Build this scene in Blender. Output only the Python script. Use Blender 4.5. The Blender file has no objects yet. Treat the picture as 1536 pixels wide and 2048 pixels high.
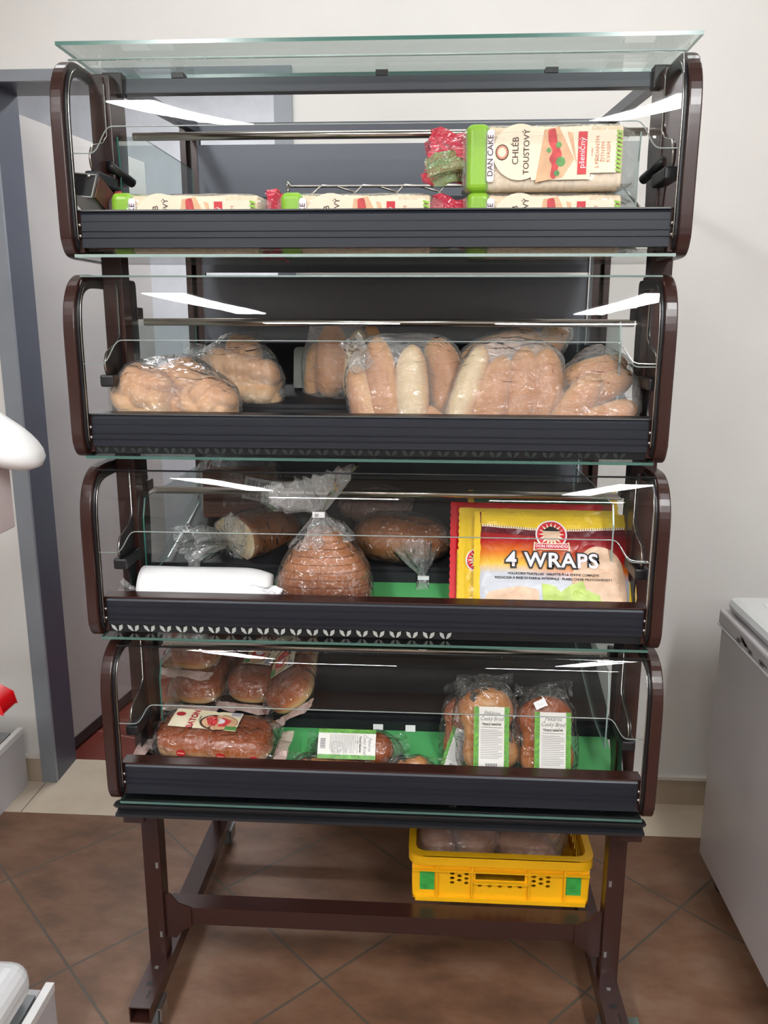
import bpy, bmesh, math, random
from math import sin, cos, pi, radians
from mathutils import Vector, Matrix, noise, Euler

S = bpy.context.scene
COL = S.collection

# ------------------------------------------------------------------ camera
cam_data = bpy.data.cameras.new('camera')
cam = bpy.data.objects.new('camera', cam_data)
COL.objects.link(cam)
S.camera = cam
cam_data.sensor_fit = 'VERTICAL'
cam_data.sensor_height = 36.0
cam_data.lens = 1646.09 * 36.0 / 2048.0
cam_data.clip_start = 0.02
cam.location = (0.0999, 0.0, 1.5)
PITCH, YAW, ROLL = radians(12.947), radians(3.351), radians(0.172)
cam.matrix_world = (Matrix.Translation(cam.location) @ Matrix.Rotation(YAW, 4, 'Z')
                    @ Matrix.Rotation(pi / 2 - PITCH, 4, 'X') @ Matrix.Rotation(ROLL, 4, 'Z'))

# ------------------------------------------------------------------ world, exposure
w = bpy.data.worlds.new('world'); S.world = w
w.use_nodes = True
w.node_tree.nodes['Background'].inputs[0].default_value = (0.75, 0.82, 1.0, 1)
w.node_tree.nodes['Background'].inputs[1].default_value = 0.05
S.view_settings.view_transform = 'Standard'
S.view_settings.look = 'None'
S.view_settings.gamma = 1.0
S.view_settings.use_curve_mapping = False
S.view_settings.exposure = 0.52
S.cycles.max_bounces = 7
S.cycles.diffuse_bounces = 4
S.cycles.glossy_bounces = 3
S.cycles.transmission_bounces = 4
S.cycles.transparent_max_bounces = 28
S.cycles.sample_clamp_indirect = 6.0
S.cycles.caustics_reflective = False
S.cycles.caustics_refractive = False
S.cycles.use_denoising = True

LAMP = 52.0          # emission strength of the tube fixtures
CEIL = 2.75

# ------------------------------------------------------------------ materials
MATS = {}
def srgb(*c):
    if len(c) == 1: c = (c[0],) * 3
    return tuple(((x / 255) / 12.92 if x / 255 <= 0.04045 else ((x / 255 + 0.055) / 1.055) ** 2.4) for x in c) + (1.0,)

def newmat(name):
    m = bpy.data.materials.new(name); m.use_nodes = True
    nt = m.node_tree; nt.nodes.clear()
    out = nt.nodes.new('ShaderNodeOutputMaterial')
    MATS[name] = m
    return m, nt, out
def N(nt, t, **kw):
    n = nt.nodes.new(t)
    for k, v in kw.items():
        if k.startswith('i_'):
            key = k[2:]; key = int(key) if key.isdigit() else key.replace('_', ' ')
            n.inputs[key].default_value = v
        else: setattr(n, k, v)
    return n
def ramp(nt, stops, fac=None):
    r = nt.nodes.new('ShaderNodeValToRGB')
    els = r.color_ramp.elements
    els[0].position, els[0].color = stops[0]
    els[1].position, els[1].color = stops[-1]
    for p, c in stops[1:-1]:
        e = els.new(p); e.color = c
    if fac is not None: nt.links.new(fac, r.inputs[0])
    return r

def plain(name, col, rough=0.5, metal=0.0, spec=0.5, var=0.06, scale=12, bump=0.0, bscale=60, coat=0.0):
    """principled with a faint procedural mottling"""
    if name in MATS: return MATS[name]
    m, nt, out = newmat(name)
    b = N(nt, 'ShaderNodeBsdfPrincipled', i_Roughness=rough, i_Metallic=metal)
    b.inputs['Specular IOR Level'].default_value = spec
    b.inputs['Coat Weight'].default_value = coat
    tc = N(nt, 'ShaderNodeTexCoord')
    no = N(nt, 'ShaderNodeTexNoise', i_Scale=scale, i_Detail=4.0)
    nt.links.new(tc.outputs['Object'], no.inputs['Vector'])
    d = tuple(max(0, x * (1 - var)) for x in col[:3]) + (1,)
    u = tuple(min(1, x * (1 + var)) for x in col[:3]) + (1,)
    r = ramp(nt, [(0.3, d), (0.7, u)], no.outputs[0])
    nt.links.new(r.outputs[0], b.inputs['Base Color'])
    if bump:
        n2 = N(nt, 'ShaderNodeTexNoise', i_Scale=bscale, i_Detail=5.0)
        nt.links.new(tc.outputs['Object'], n2.inputs['Vector'])
        bp = N(nt, 'ShaderNodeBump', i_Strength=bump, i_Distance=0.01)
        nt.links.new(n2.outputs[0], bp.inputs['Height'])
        nt.links.new(bp.outputs[0], b.inputs['Normal'])
    nt.links.new(b.outputs[0], out.inputs[0])
    return m

def fresnel(nt):
    # same reflectance from both sides of a thin sheet
    fr = N(nt, 'ShaderNodeFresnel'); ge = N(nt, 'ShaderNodeNewGeometry')
    mr = N(nt, 'ShaderNodeMapRange'); mr.inputs[3].default_value = 1.5; mr.inputs[4].default_value = 1 / 1.5
    nt.links.new(ge.outputs['Backfacing'], mr.inputs[0]); nt.links.new(mr.outputs[0], fr.inputs['IOR'])
    return fr

def glass(name, tint=(0.97, 0.985, 0.98), refl=1.0, rough=0.0):
    m, nt, out = newmat(name)
    tr = N(nt, 'ShaderNodeBsdfTransparent'); tr.inputs[0].default_value = tint + (1,)
    gl = N(nt, 'ShaderNodeBsdfGlossy', i_Roughness=rough); gl.inputs[0].default_value = (1, 1, 1, 1)
    fr = fresnel(nt)
    mu = N(nt, 'ShaderNodeMath', operation='MULTIPLY'); mu.inputs[1].default_value = refl
    mu.use_clamp = True
    mx = N(nt, 'ShaderNodeMixShader')
    nt.links.new(fr.outputs[0], mu.inputs[0]); nt.links.new(mu.outputs[0], mx.inputs[0])
    nt.links.new(tr.outputs[0], mx.inputs[1]); nt.links.new(gl.outputs[0], mx.inputs[2])
    nt.links.new(mx.outputs[0], out.inputs[0])
    return m

def film(name, haze=0.05, refl=1.6, scale=28, bump=0.6, tint=(0.98, 0.98, 0.98), hazecol=(0.9, 0.9, 0.9), rough=0.12, stretch=(1, 1, 1), dist=0.02, streak=0.10, streakz=True):
    """thin clear plastic: lets light through, reflects at wrinkles, slightly milky"""
    m, nt, out = newmat(name)
    tr = N(nt, 'ShaderNodeBsdfTransparent'); tr.inputs[0].default_value = tint + (1,)
    gl = N(nt, 'ShaderNodeBsdfGlossy', i_Roughness=rough)
    df = N(nt, 'ShaderNodeBsdfDiffuse'); df.inputs[0].default_value = hazecol + (1,)
    tc = N(nt, 'ShaderNodeTexCoord')
    mp = N(nt, 'ShaderNodeMapping'); mp.inputs['Scale'].default_value = stretch
    no = N(nt, 'ShaderNodeTexNoise', i_Scale=scale, i_Detail=3.0, i_Distortion=1.2)
    bp = N(nt, 'ShaderNodeBump', i_Strength=bump, i_Distance=dist)
    fr = fresnel(nt)
    mu = N(nt, 'ShaderNodeMath', operation='MULTIPLY'); mu.inputs[1].default_value = refl; mu.use_clamp = True
    m1 = N(nt, 'ShaderNodeMixShader'); m2 = N(nt, 'ShaderNodeMixShader')
    L = nt.links.new
    L(tc.outputs['Object'], mp.inputs[0]); L(mp.outputs[0], no.inputs['Vector'])
    # painted white highlight streaks: ridges of a second, stretched noise
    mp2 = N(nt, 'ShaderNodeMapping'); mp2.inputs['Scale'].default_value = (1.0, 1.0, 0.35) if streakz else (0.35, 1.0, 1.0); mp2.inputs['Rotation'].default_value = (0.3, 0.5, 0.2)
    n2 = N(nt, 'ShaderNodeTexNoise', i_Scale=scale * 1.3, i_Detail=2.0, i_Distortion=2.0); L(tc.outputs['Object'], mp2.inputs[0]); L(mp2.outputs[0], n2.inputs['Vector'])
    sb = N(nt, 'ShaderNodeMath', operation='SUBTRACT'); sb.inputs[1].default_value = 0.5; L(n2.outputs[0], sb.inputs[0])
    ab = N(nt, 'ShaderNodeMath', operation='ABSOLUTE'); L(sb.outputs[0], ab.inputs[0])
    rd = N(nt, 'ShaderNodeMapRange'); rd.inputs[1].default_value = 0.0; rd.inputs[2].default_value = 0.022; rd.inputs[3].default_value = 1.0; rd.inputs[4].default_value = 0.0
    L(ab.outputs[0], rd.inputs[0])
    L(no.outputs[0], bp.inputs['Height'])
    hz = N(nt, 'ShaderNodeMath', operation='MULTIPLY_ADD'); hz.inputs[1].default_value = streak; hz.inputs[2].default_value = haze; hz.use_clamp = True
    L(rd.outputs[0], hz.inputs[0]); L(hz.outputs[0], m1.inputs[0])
    L(bp.outputs[0], gl.inputs['Normal']); L(bp.outputs[0], fr.inputs['Normal'])
    L(fr.outputs[0], mu.inputs[0]); L(tr.outputs[0], m1.inputs[1]); L(df.outputs[0], m1.inputs[2])
    L(mu.outputs[0], m2.inputs[0]); L(m1.outputs[0], m2.inputs[1]); L(gl.outputs[0], m2.inputs[2])
    L(m2.outputs[0], out.inputs[0])
    return m

def bread(name, brown, mid, pale, axis=2, lo=-0.03, hi=0.03, nscale=14, nmix=0.35, rough=0.5, bump=0.25, bscale=90, spots=None, absaxis=False):
    """baked crust: paler flanks, browner crown (the bread's own colour)"""
    m, nt, out = newmat(name)
    L = nt.links.new
    b = N(nt, 'ShaderNodeBsdfPrincipled', i_Roughness=rough)
    b.inputs['Specular IOR Level'].default_value = 0.35
    tc = N(nt, 'ShaderNodeTexCoord')
    sp = N(nt, 'ShaderNodeSeparateXYZ'); L(tc.outputs['Object'], sp.inputs[0])
    src = sp.outputs[axis]
    if absaxis:
        ab = N(nt, 'ShaderNodeMath', operation='ABSOLUTE'); L(src, ab.inputs[0]); src = ab.outputs[0]
    mr = N(nt, 'ShaderNodeMapRange'); mr.inputs[1].default_value = lo; mr.inputs[2].default_value = hi
    L(src, mr.inputs[0])
    no = N(nt, 'ShaderNodeTexNoise', i_Scale=nscale, i_Detail=4.0); L(tc.outputs['Object'], no.inputs['Vector'])
    mx = N(nt, 'ShaderNodeMix'); mx.inputs[0].default_value = nmix
    L(mr.outputs[0], mx.inputs[2]); L(no.outputs[0], mx.inputs[3])
    r = ramp(nt, [(0.22, pale), (0.5, mid), (0.78, brown)], mx.outputs[0])
    col = r.outputs[0]
    if spots:
        n3 = N(nt, 'ShaderNodeTexNoise', i_Scale=spots[1], i_Detail=2.0); L(tc.outputs['Object'], n3.inputs['Vector'])
        rr = ramp(nt, [(spots[2], (0, 0, 0, 1)), (spots[2] + 0.05, (1, 1, 1, 1))], n3.outputs[0])
        mc = N(nt, 'ShaderNodeMix', data_type='RGBA'); L(rr.outputs[0], mc.inputs[0]); L(col, mc.inputs[6]); mc.inputs[7].default_value = spots[0]
        col = mc.outputs[2]
    L(col, b.inputs['Base Color'])
    n2 = N(nt, 'ShaderNodeTexNoise', i_Scale=bscale, i_Detail=5.0); L(tc.outputs['Object'], n2.inputs['Vector'])
    bp = N(nt, 'ShaderNodeBump', i_Strength=bump, i_Distance=0.004); L(n2.outputs[0], bp.inputs['Height']); L(bp.outputs[0], b.inputs['Normal'])
    L(b.outputs[0], out.inputs[0])
    return m

M_BROWN = plain('brown_enamel', srgb(50, 27, 23), 0.26, 0, 0.5, 0.03)
M_BLACK = plain('black_plastic', srgb(26, 26, 29), 0.4)
M_ANTH = plain('anthracite_aluminium', srgb(29, 33, 42), 0.42, 0.2, 0.5, 0.03)
M_TRAY = plain('black_tray', srgb(26, 27, 31), 0.5)
M_BACK = plain('grey_back_sheet', srgb(90, 95, 104), 0.45, 0, 0.5, 0.03, 3)
M_GREEN = plain('green_strip_plastic', srgb(84, 168, 100), 0.4, 0, 0.5, 0.04)
M_CHROME = plain('brushed_steel', srgb(190, 185, 178), 0.22, 1.0)
M_ZINC = plain('zinc', srgb(170, 172, 170), 0.4, 0.9)
M_WHITE = plain('white_plastic', srgb(228, 228, 228), 0.4)
M_PAPER = plain('white_paper', srgb(225, 222, 216), 0.6)
M_INK = plain('black_ink', srgb(28, 26, 28), 0.5)
M_RED = plain('red_print', srgb(205, 28, 40), 0.4)
M_GLASS = glass('clear_glass', (0.985, 0.992, 0.990), 0.9)
M_GLASS2 = glass('clear_glass_sheet', (0.90, 0.945, 0.93), 1.0)
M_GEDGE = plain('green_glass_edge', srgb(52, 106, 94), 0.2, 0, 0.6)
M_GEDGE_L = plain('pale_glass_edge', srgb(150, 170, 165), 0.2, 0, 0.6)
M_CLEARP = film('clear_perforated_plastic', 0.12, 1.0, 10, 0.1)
M_LEAFHOLE = plain('bright_leaf_hole_paint', srgb(196, 200, 196), 0.4)
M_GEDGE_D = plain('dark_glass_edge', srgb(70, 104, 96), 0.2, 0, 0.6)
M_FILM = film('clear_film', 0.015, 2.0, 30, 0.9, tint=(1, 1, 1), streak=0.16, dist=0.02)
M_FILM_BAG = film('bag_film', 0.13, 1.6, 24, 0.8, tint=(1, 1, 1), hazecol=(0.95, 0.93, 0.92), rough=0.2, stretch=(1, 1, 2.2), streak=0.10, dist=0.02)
M_FILM_TAIL = film('crumpled_film', 0.16, 2.6, 30, 0.9, rough=0.15)

# ------------------------------------------------------------------ mesh helpers
def setp(o, label=None, cat=None, group=None, kind=None):
    if label: o['label'] = label
    if cat: o['category'] = cat
    if group: o['group'] = group
    if kind: o['kind'] = kind
    return o

def link(name, me, mat=None, parent=None, smooth=False, loc=None, rot=None):
    o = bpy.data.objects.new(name, me)
    COL.objects.link(o)
    if mat is not None:
        for mm in (mat if isinstance(mat, (list, tuple)) else [mat]): me.materials.append(mm)
    if smooth:
        for p in me.polygons: p.use_smooth = True
    if parent is not None: o.parent = parent
    if loc is not None: o.location = loc
    if rot is not None: o.rotation_euler = rot
    return o
def finish(bm, name, mat=None, parent=None, smooth=False, loc=None, rot=None, bevel=0.0):
    bmesh.ops.recalc_face_normals(bm, faces=bm.faces)
    me = bpy.data.meshes.new(name); bm.to_mesh(me); bm.free()
    o = link(name, me, mat, parent, smooth, loc, rot)
    if bevel:
        md = o.modifiers.new('bevel', 'BEVEL'); md.width = bevel; md.segments = 2; md.limit_method = 'ANGLE'; md.angle_limit = radians(40)
    return o
def empty(name, loc=(0, 0, 0), rot=(0, 0, 0)):
    o = bpy.data.objects.new(name, None); COL.objects.link(o)
    o.location = loc; o.rotation_euler = rot; o.empty_display_size = 0.02
    return o

def box(bm, x0, x1, y0, y1, z0, z1, mi=0, mat=None):
    vs = [bm.verts.new(v) for v in ((x0, y0, z0), (x1, y0, z0), (x1, y1, z0), (x0, y1, z0), (x0, y0, z1), (x1, y0, z1), (x1, y1, z1), (x0, y1, z1))]
    if mat is not None:
        for v in vs: v.co = mat @ v.co
    fs = [(0, 3, 2, 1), (4, 5, 6, 7), (0, 1, 5, 4), (1, 2, 6, 5), (2, 3, 7, 6), (3, 0, 4, 7)]
    out = []
    for f in fs:
        ff = bm.faces.new([vs[i] for i in f]); ff.material_index = mi; out.append(ff)
    return out
def boxo(name, x0, x1, y0, y1, z0, z1, mat, parent=None, bevel=0.0, origin=True):
    c = Vector(((x0 + x1) / 2, (y0 + y1) / 2, (z0 + z1) / 2)) if origin else Vector((0, 0, 0))
    bm = bmesh.new(); box(bm, x0 - c.x, x1 - c.x, y0 - c.y, y1 - c.y, z0 - c.z, z1 - c.z)
    return finish(bm, name, mat, parent, loc=c, bevel=bevel)

def tube(bm, pts, r, seg=10, cap=True, mi=0, closed=False):
    """tube along a list of points; r is a number or a list"""
    pts = [Vector(p) for p in pts]; n = len(pts); rings = []
    prev = None
    for i, p in enumerate(pts):
        if closed: t = pts[(i + 1) % n] - pts[i - 1]
        else: t = pts[min(i + 1, n - 1)] - pts[max(i - 1, 0)]
        t.normalize()
        if prev is None:
            a = Vector((0, 0, 1)) if abs(t.z) < 0.9 else Vector((0, 1, 0))
            u = t.cross(a).normalized()
        else:
            u = (prev - t * prev.dot(t)).normalized()
        prev = u; v = t.cross(u)
        rr = r[i] if isinstance(r, (list, tuple)) else r
        rings.append([bm.verts.new(p + (u * cos(2 * pi * k / seg) + v * sin(2 * pi * k / seg)) * rr) for k in range(seg)])
    for i in range(n if closed else n - 1):
        A, B = rings[i], rings[(i + 1) % n]
        for k in range(seg):
            f = bm.faces.new((A[k], A[(k + 1) % seg], B[(k + 1) % seg], B[k])); f.material_index = mi
    if cap and not closed:
        for R_ in (rings[0], rings[-1]):
            f = bm.faces.new(R_); f.material_index = mi

def prism_x(bm, prof, x0, x1, mi=0, closed=True):
    """profile [(y,z)...] extruded along x"""
    A = [bm.verts.new((x0, y, z)) for y, z in prof]; B = [bm.verts.new((x1, y, z)) for y, z in prof]
    n = len(prof)
    for i in range(n if closed else n - 1):
        j = (i + 1) % n
        f = bm.faces.new((A[i], A[j], B[j], B[i])); f.material_index = mi
    if closed:
        f = bm.faces.new(A); f.material_index = mi
        f = bm.faces.new(B); f.material_index = mi

def plate2d(outer, holes, thick, flat=True):
    """2-D outline with holes -> mesh in the XY plane, thick along Z (0..thick)"""
    cu = bpy.data.curves.new('outline', 'CURVE'); cu.dimensions = '2D'; cu.fill_mode = 'BOTH'; cu.extrude = thick / 2
    for poly in [outer] + list(holes):
        s = cu.splines.new('POLY'); s.points.add(len(poly) - 1); s.use_cyclic_u = True
        for i, (x, y) in enumerate(poly): s.points[i].co = (x, y, 0, 1)
    ob = bpy.data.objects.new('outline_tmp', cu); COL.objects.link(ob)
    dg = bpy.context.evaluated_depsgraph_get(); dg.update()
    me = bpy.data.meshes.new_from_object(ob.evaluated_get(dg))
    bpy.data.objects.remove(ob); bpy.data.curves.remove(cu)
    me.transform(Matrix.Translation((0, 0, thick / 2)))
    return me

def text_mesh(s, size=0.02, offset=0.0, align='CENTER', spacing=1.0, shear=0.0):
    cu = bpy.data.curves.new('lettering', 'FONT'); cu.body = s; cu.size = size; cu.align_x = align; cu.align_y = 'CENTER'
    cu.offset = offset; cu.resolution_u = 3; cu.space_character = spacing; cu.shear = shear
    ob = bpy.data.objects.new('lettering_tmp', cu); COL.objects.link(ob)
    dg = bpy.context.evaluated_depsgraph_get(); dg.update()
    me = bpy.data.meshes.new_from_object(ob.evaluated_get(dg))
    bpy.data.objects.remove(ob); bpy.data.curves.remove(cu)
    return me

def round_poly(pts, r, seg=5):
    """round the corners of a polygon"""
    out = []; n = len(pts)
    for i in range(n):
        p = Vector(pts[i]); a = Vector(pts[i - 1]); b = Vector(pts[(i + 1) % n])
        rr = r[i] if isinstance(r, (list, tuple)) else r
        if rr <= 0: out.append(tuple(p)); continue
        da = (a - p); db = (b - p); la = min(rr, da.length * 0.49); lb = min(rr, db.length * 0.49)
        pa = p + da.normalized() * la; pb = p + db.normalized() * lb
        for k in range(seg + 1):
            t = k / seg
            q = pa * (1 - t) ** 2 + p * 2 * t * (1 - t) + pb * t ** 2
            out.append((q.x, q.y))
    return out
def circle2(cx, cy, r, n=14, ry=None):
    return [(cx + r * cos(2 * pi * k / n), cy + (ry or r) * sin(2 * pi * k / n)) for k in range(n)]
def rect2(x0, y0, x1, y1): return [(x0, y0), (x1, y0), (x1, y1), (x0, y1)]

def drape(polys, fn, maxlen=0.012, lift=0.0008):
    """flat 2-D polygons or a 2-D mesh laid on surface fn(u,v)->(Vector point, Vector normal)"""
    bm = bmesh.new()
    if isinstance(polys, bpy.types.Mesh):
        bm.from_mesh(polys); bpy.data.meshes.remove(polys)
    else:
        for poly in polys:
            bm.faces.new([bm.verts.new((p[0], p[1], 0)) for p in poly])
    bmesh.ops.triangulate(bm, faces=bm.faces)
    for _ in range(5):
        es = [e for e in bm.edges if e.calc_length() > maxlen]
        if not es: break
        bmesh.ops.subdivide_edges(bm, edges=es, cuts=1)
        bmesh.ops.triangulate(bm, faces=[f for f in bm.faces if len(f.verts) > 3])
    for v in bm.verts:
        p, n = fn(v.co.x, v.co.y)
        v.co = p + n * lift
    return bm

def nz(p, s=1.0, o=0.0): return noise.noise(Vector((p[0] * s + o, p[1] * s + o * 1.7, p[2] * s - o)))

def ell(c, r, rot=(0, 0, 0)):
    R = Euler(rot).to_matrix().transposed()
    return (Vector(c), Vector(r), R)
def ray_exit(o, d, E_):
    c, r, Rt = E_
    a = Rt @ (o - c); b = Rt @ d
    a = Vector((a.x / r.x, a.y / r.y, a.z / r.z)); b = Vector((b.x / r.x, b.y / r.y, b.z / r.z))
    A = b.dot(b); B = a.dot(b); Cc = a.dot(a) - 1
    D = B * B - A * Cc
    if D < 0: return 0.0
    t = (-B + math.sqrt(D)) / A
    return max(t, 0.0)
def lobed_bm(lobes, p=14, sub=5, wob=0.0, wscale=30, seed=0.0, flat=None):
    """star-shaped union of ellipsoids with soft creases"""
    bm = bmesh.new()
    bmesh.ops.create_icosphere(bm, subdivisions=sub, radius=1)
    o = Vector((0, 0, 0))
    for v in bm.verts:
        d = v.co.normalized(); ts = [ray_exit(o, d, e) for e in lobes]
        mx = max(ts)
        t = mx * (sum((x / mx) ** p for x in ts)) ** (1.0 / p) if mx > 0 else 0.001
        q = d * t
        if wob: q += q * wob * nz(q, wscale, seed)
        v.co = q
        if flat is not None and v.co.z < flat: v.co.z = flat + (v.co.z - flat) * 0.15
    return bm

def hull_bag(objs, name, mat, parent=None, inflate=0.004, wrink=0.003, seed=0, extra=(), maxlen=0.018, flatz=None, smooth_it=2):
    """a film stretched over what is inside it"""
    bpy.context.view_layer.update()
    pts = []
    for o in objs:
        me = o.data; st = max(1, len(me.vertices) // 350)
        mw = o.matrix_world
        c = mw @ Vector((sum((v.co for v in me.vertices), Vector()) / len(me.vertices)))
        for v in list(me.vertices)[::st]:
            q = mw @ v.co; pts.append(q + (q - c).normalized() * inflate)
    pts += [Vector(p) for p in extra]
    C = sum(pts, Vector()) / len(pts)
    bm = bmesh.new()
    for q in pts: bm.verts.new(q - C)
    r = bmesh.ops.convex_hull(bm, input=bm.verts)
    bmesh.ops.delete(bm, geom=[g for g in r['geom_interior'] if isinstance(g, bmesh.types.BMVert)], context='VERTS')
    for v in [v for v in bm.verts if not v.link_faces]: bm.verts.remove(v)
    for _ in range(4):
        es = [e for e in bm.edges if e.calc_length() > maxlen]
        if not es: break
        bmesh.ops.subdivide_edges(bm, edges=es, cuts=1)
        bmesh.ops.triangulate(bm, faces=[f for f in bm.faces if len(f.verts) > 3])
    bm.normal_update()
    for _ in range(smooth_it): bmesh.ops.smooth_vert(bm, verts=bm.verts, factor=0.5, use_axis_x=True, use_axis_y=True, use_axis_z=True)
    for v in bm.verts:
        d = v.co.normalized()
        k = abs(nz(v.co, 22, seed)) * 1.6 + 0.6 * abs(nz(Vector((v.co.x * 3, v.co.y * 3, v.co.z)), 30, seed + 5))
        v.co += d * (inflate + wrink * (k - 0.2))
        if flatz is not None and v.co.z + C.z < flatz: v.co.z = flatz - C.z
    return finish(bm, name, mat, parent, True, loc=C)

def ruffle_bm(bm, path, radii, folds=7, amp=0.35, seg=48, seed=0, squash=(1, 1)):
    """gathered film: a tube whose wall is folded, open at the end"""
    rnd = random.Random(seed); ph = [rnd.random() * 6.28 for _ in range(4)]
    pts = [Vector(p) for p in path]; rings = []
    prev = None
    for i, p in enumerate(pts):
        t = (pts[min(i + 1, len(pts) - 1)] - pts[max(i - 1, 0)]).normalized()
        if prev is None:
            a = Vector((0, 1, 0)) if abs(t.y) < 0.9 else Vector((1, 0, 0)); u = t.cross(a).normalized()
        else: u = (prev - t * prev.dot(t)).normalized()
        prev = u; v = t.cross(u); ring = []
        for k in range(seg):
            a = 2 * pi * k / seg
            r = radii[i] * (1 + amp * sin(folds * a + ph[0]) + amp * 0.6 * sin((folds * 2 + 1) * a + ph[1] + i) + 0.25 * sin(2 * a + ph[2]))
            jit = radii[i] * 0.25 * noise.noise(Vector((k * 0.7, i * 0.9, seed)))
            ring.append(bm.verts.new(p + (u * cos(a) * squash[0] + v * sin(a) * squash[1]) * r + t * jit))
        rings.append(ring)
    for i in range(len(rings) - 1):
        for k in range(seg):
            bm.faces.new((rings[i][k], rings[i][(k + 1) % seg], rings[i + 1][(k + 1) % seg], rings[i + 1][k]))
def ruffle(name, path, radii, mat, parent=None, loc=None, rot=None, **kw):
    bm = bmesh.new(); ruffle_bm(bm, path, radii, **kw)
    return finish(bm, name, mat, parent, True, loc, rot)

def crumple(name, w, h, mat, parent=None, loc=None, rot=None, amp=0.012, seed=0, n=26, taper=0.0):
    """loose crumpled sheet, local XZ plane"""
    bm = bmesh.new(); vs = []
    for i in range(n + 1):
        row = []
        for j in range(n + 1):
            u, v = i / n - 0.5, j / n - 0.5
            ww = w * (1 - taper * (v + 0.5))
            p = Vector((u * ww, 0, v * h))
            k = 0; 
            for s, a in ((22, 1), (48, 0.5), (95, 0.25)): k += a * (1 - 2 * abs(nz(p, s, seed)) * 2)
            e = nz(p, 30, seed + 9)
            row.append(bm.verts.new((p.x + e * amp * 0.5, k * amp * 0.5, p.z + nz(p, 25, seed + 3) * amp)))
        vs.append(row)
    for i in range(n):
        for j in range(n): bm.faces.new((vs[i][j], vs[i + 1][j], vs[i + 1][j + 1], vs[i][j + 1]))
    return finish(bm, name, mat, parent, False, loc, rot)

#====STRUCTURE====
# ------------------------------------------------------------------ room
def structure(name, me_or_bm, mat, smooth=False, loc=None, rot=None, parent=None):
    o = finish(me_or_bm, name, mat, parent, smooth, loc, rot)
    if parent is None: o['kind'] = 'structure'
    return o

def wall_mat():
    m, nt, out = newmat('white_wall_paint'); L = nt.links.new
    b = N(nt, 'ShaderNodeBsdfPrincipled', i_Roughness=0.75); b.inputs['Specular IOR Level'].default_value = 0.25
    tc = N(nt, 'ShaderNodeTexCoord')
    no = N(nt, 'ShaderNodeTexNoise', i_Scale=3.0, i_Detail=6.0); L(tc.outputs['Object'], no.inputs['Vector'])
    r = ramp(nt, [(0.3, srgb(219, 217, 213)), (0.7, srgb(226, 224, 220))], no.outputs[0]); L(r.outputs[0], b.inputs['Base Color'])
    n2 = N(nt, 'ShaderNodeTexNoise', i_Scale=120.0, i_Detail=3.0); L(tc.outputs['Object'], n2.inputs['Vector'])
    bp = N(nt, 'ShaderNodeBump', i_Strength=0.08, i_Distance=0.002); L(n2.outputs[0], bp.inputs['Height']); L(bp.outputs[0], b.inputs['Normal'])
    L(b.outputs[0], out.inputs[0]); return m
M_WALL = wall_mat()

def tile_mat(name, size, rot, off, cols, grout, gw=0.006, mottle=5.0, rough=0.45, streak=(1, 1, 1)):
    m, nt, out = newmat(name); L = nt.links.new
    b = N(nt, 'ShaderNodeBsdfPrincipled', i_Roughness=rough)
    tc = N(nt, 'ShaderNodeTexCoord')
    mp = N(nt, 'ShaderNodeMapping'); mp.inputs['Rotation'].default_value = (0, 0, rot); mp.inputs['Location'].default_value = (off[0], off[1], 0)
    L(tc.outputs['Object'], mp.inputs[0])
    br = N(nt, 'ShaderNodeTexBrick', i_Scale=1.0); br.offset = 0.0; br.squash = 1.0
    br.inputs['Mortar Size'].default_value = gw / 2; br.inputs['Mortar Smooth'].default_value = 0.1
    br.inputs['Brick Width'].default_value = size[0]; br.inputs['Row Height'].default_value = size[1]
    br.inputs['Color1'].default_value = (0.35, 0.35, 0.35, 1); br.inputs['Color2'].default_value = (0.65, 0.65, 0.65, 1)
    L(mp.outputs[0], br.inputs['Vector'])
    m2 = N(nt, 'ShaderNodeMapping'); m2.inputs['Rotation'].default_value = (0, 0, 0.45); m2.inputs['Scale'].default_value = streak
    L(tc.outputs['Object'], m2.inputs[0])
    no = N(nt, 'ShaderNodeTexNoise', i_Scale=mottle, i_Detail=7.0, i_Roughness=0.62); L(m2.outputs[0], no.inputs['Vector'])
    mx = N(nt, 'ShaderNodeMix'); mx.inputs[0].default_value = 0.2; L(no.outputs[0], mx.inputs[2])
    bw = N(nt, 'ShaderNodeRGBToBW'); L(br.outputs[0], bw.inputs[0]); L(bw.outputs[0], mx.inputs[3])
    r = ramp(nt, [(0.33, cols[0]), (0.5, cols[1]), (0.68, cols[2])], mx.outputs[0])
    mc = N(nt, 'ShaderNodeMix', data_type='RGBA'); L(br.outputs['Fac'], mc.inputs[0]); L(r.outputs[0], mc.inputs[6]); mc.inputs[7].default_value = grout
    L(mc.outputs[2], b.inputs['Base Color'])
    bp = N(nt, 'ShaderNodeBump', i_Strength=0.4, i_Distance=0.003, invert=True)
    L(br.outputs['Fac'], bp.inputs['Height']); L(bp.outputs[0], b.inputs['Normal'])
    L(b.outputs[0], out.inputs[0]); return m
TS = 0.429
M_FLOOR = tile_mat('terracotta_tiles', (TS, TS), radians(45), (0.385, 0.237), [srgb(86, 62, 46), srgb(112, 80, 60), srgb(124, 98, 80)], srgb(80, 72, 62), 0.007, 6.5, 0.5, (1, 1.7, 1))
M_BEIGE = tile_mat('beige_tiles', (0.455, 0.335), 0, (1.17, -2.232), [srgb(186, 170, 150), srgb(200, 186, 166), srgb(208, 195, 178)], srgb(120, 108, 96), 0.004, 4.0, 0.3)
M_REDF = tile_mat('dark_red_tiles', (0.33, 0.33), 0.3, (0, 0), [srgb(92, 42, 36), srgb(108, 52, 44), srgb(120, 62, 54)], srgb(150, 120, 105), 0.005, 5.0, 0.2)
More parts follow.
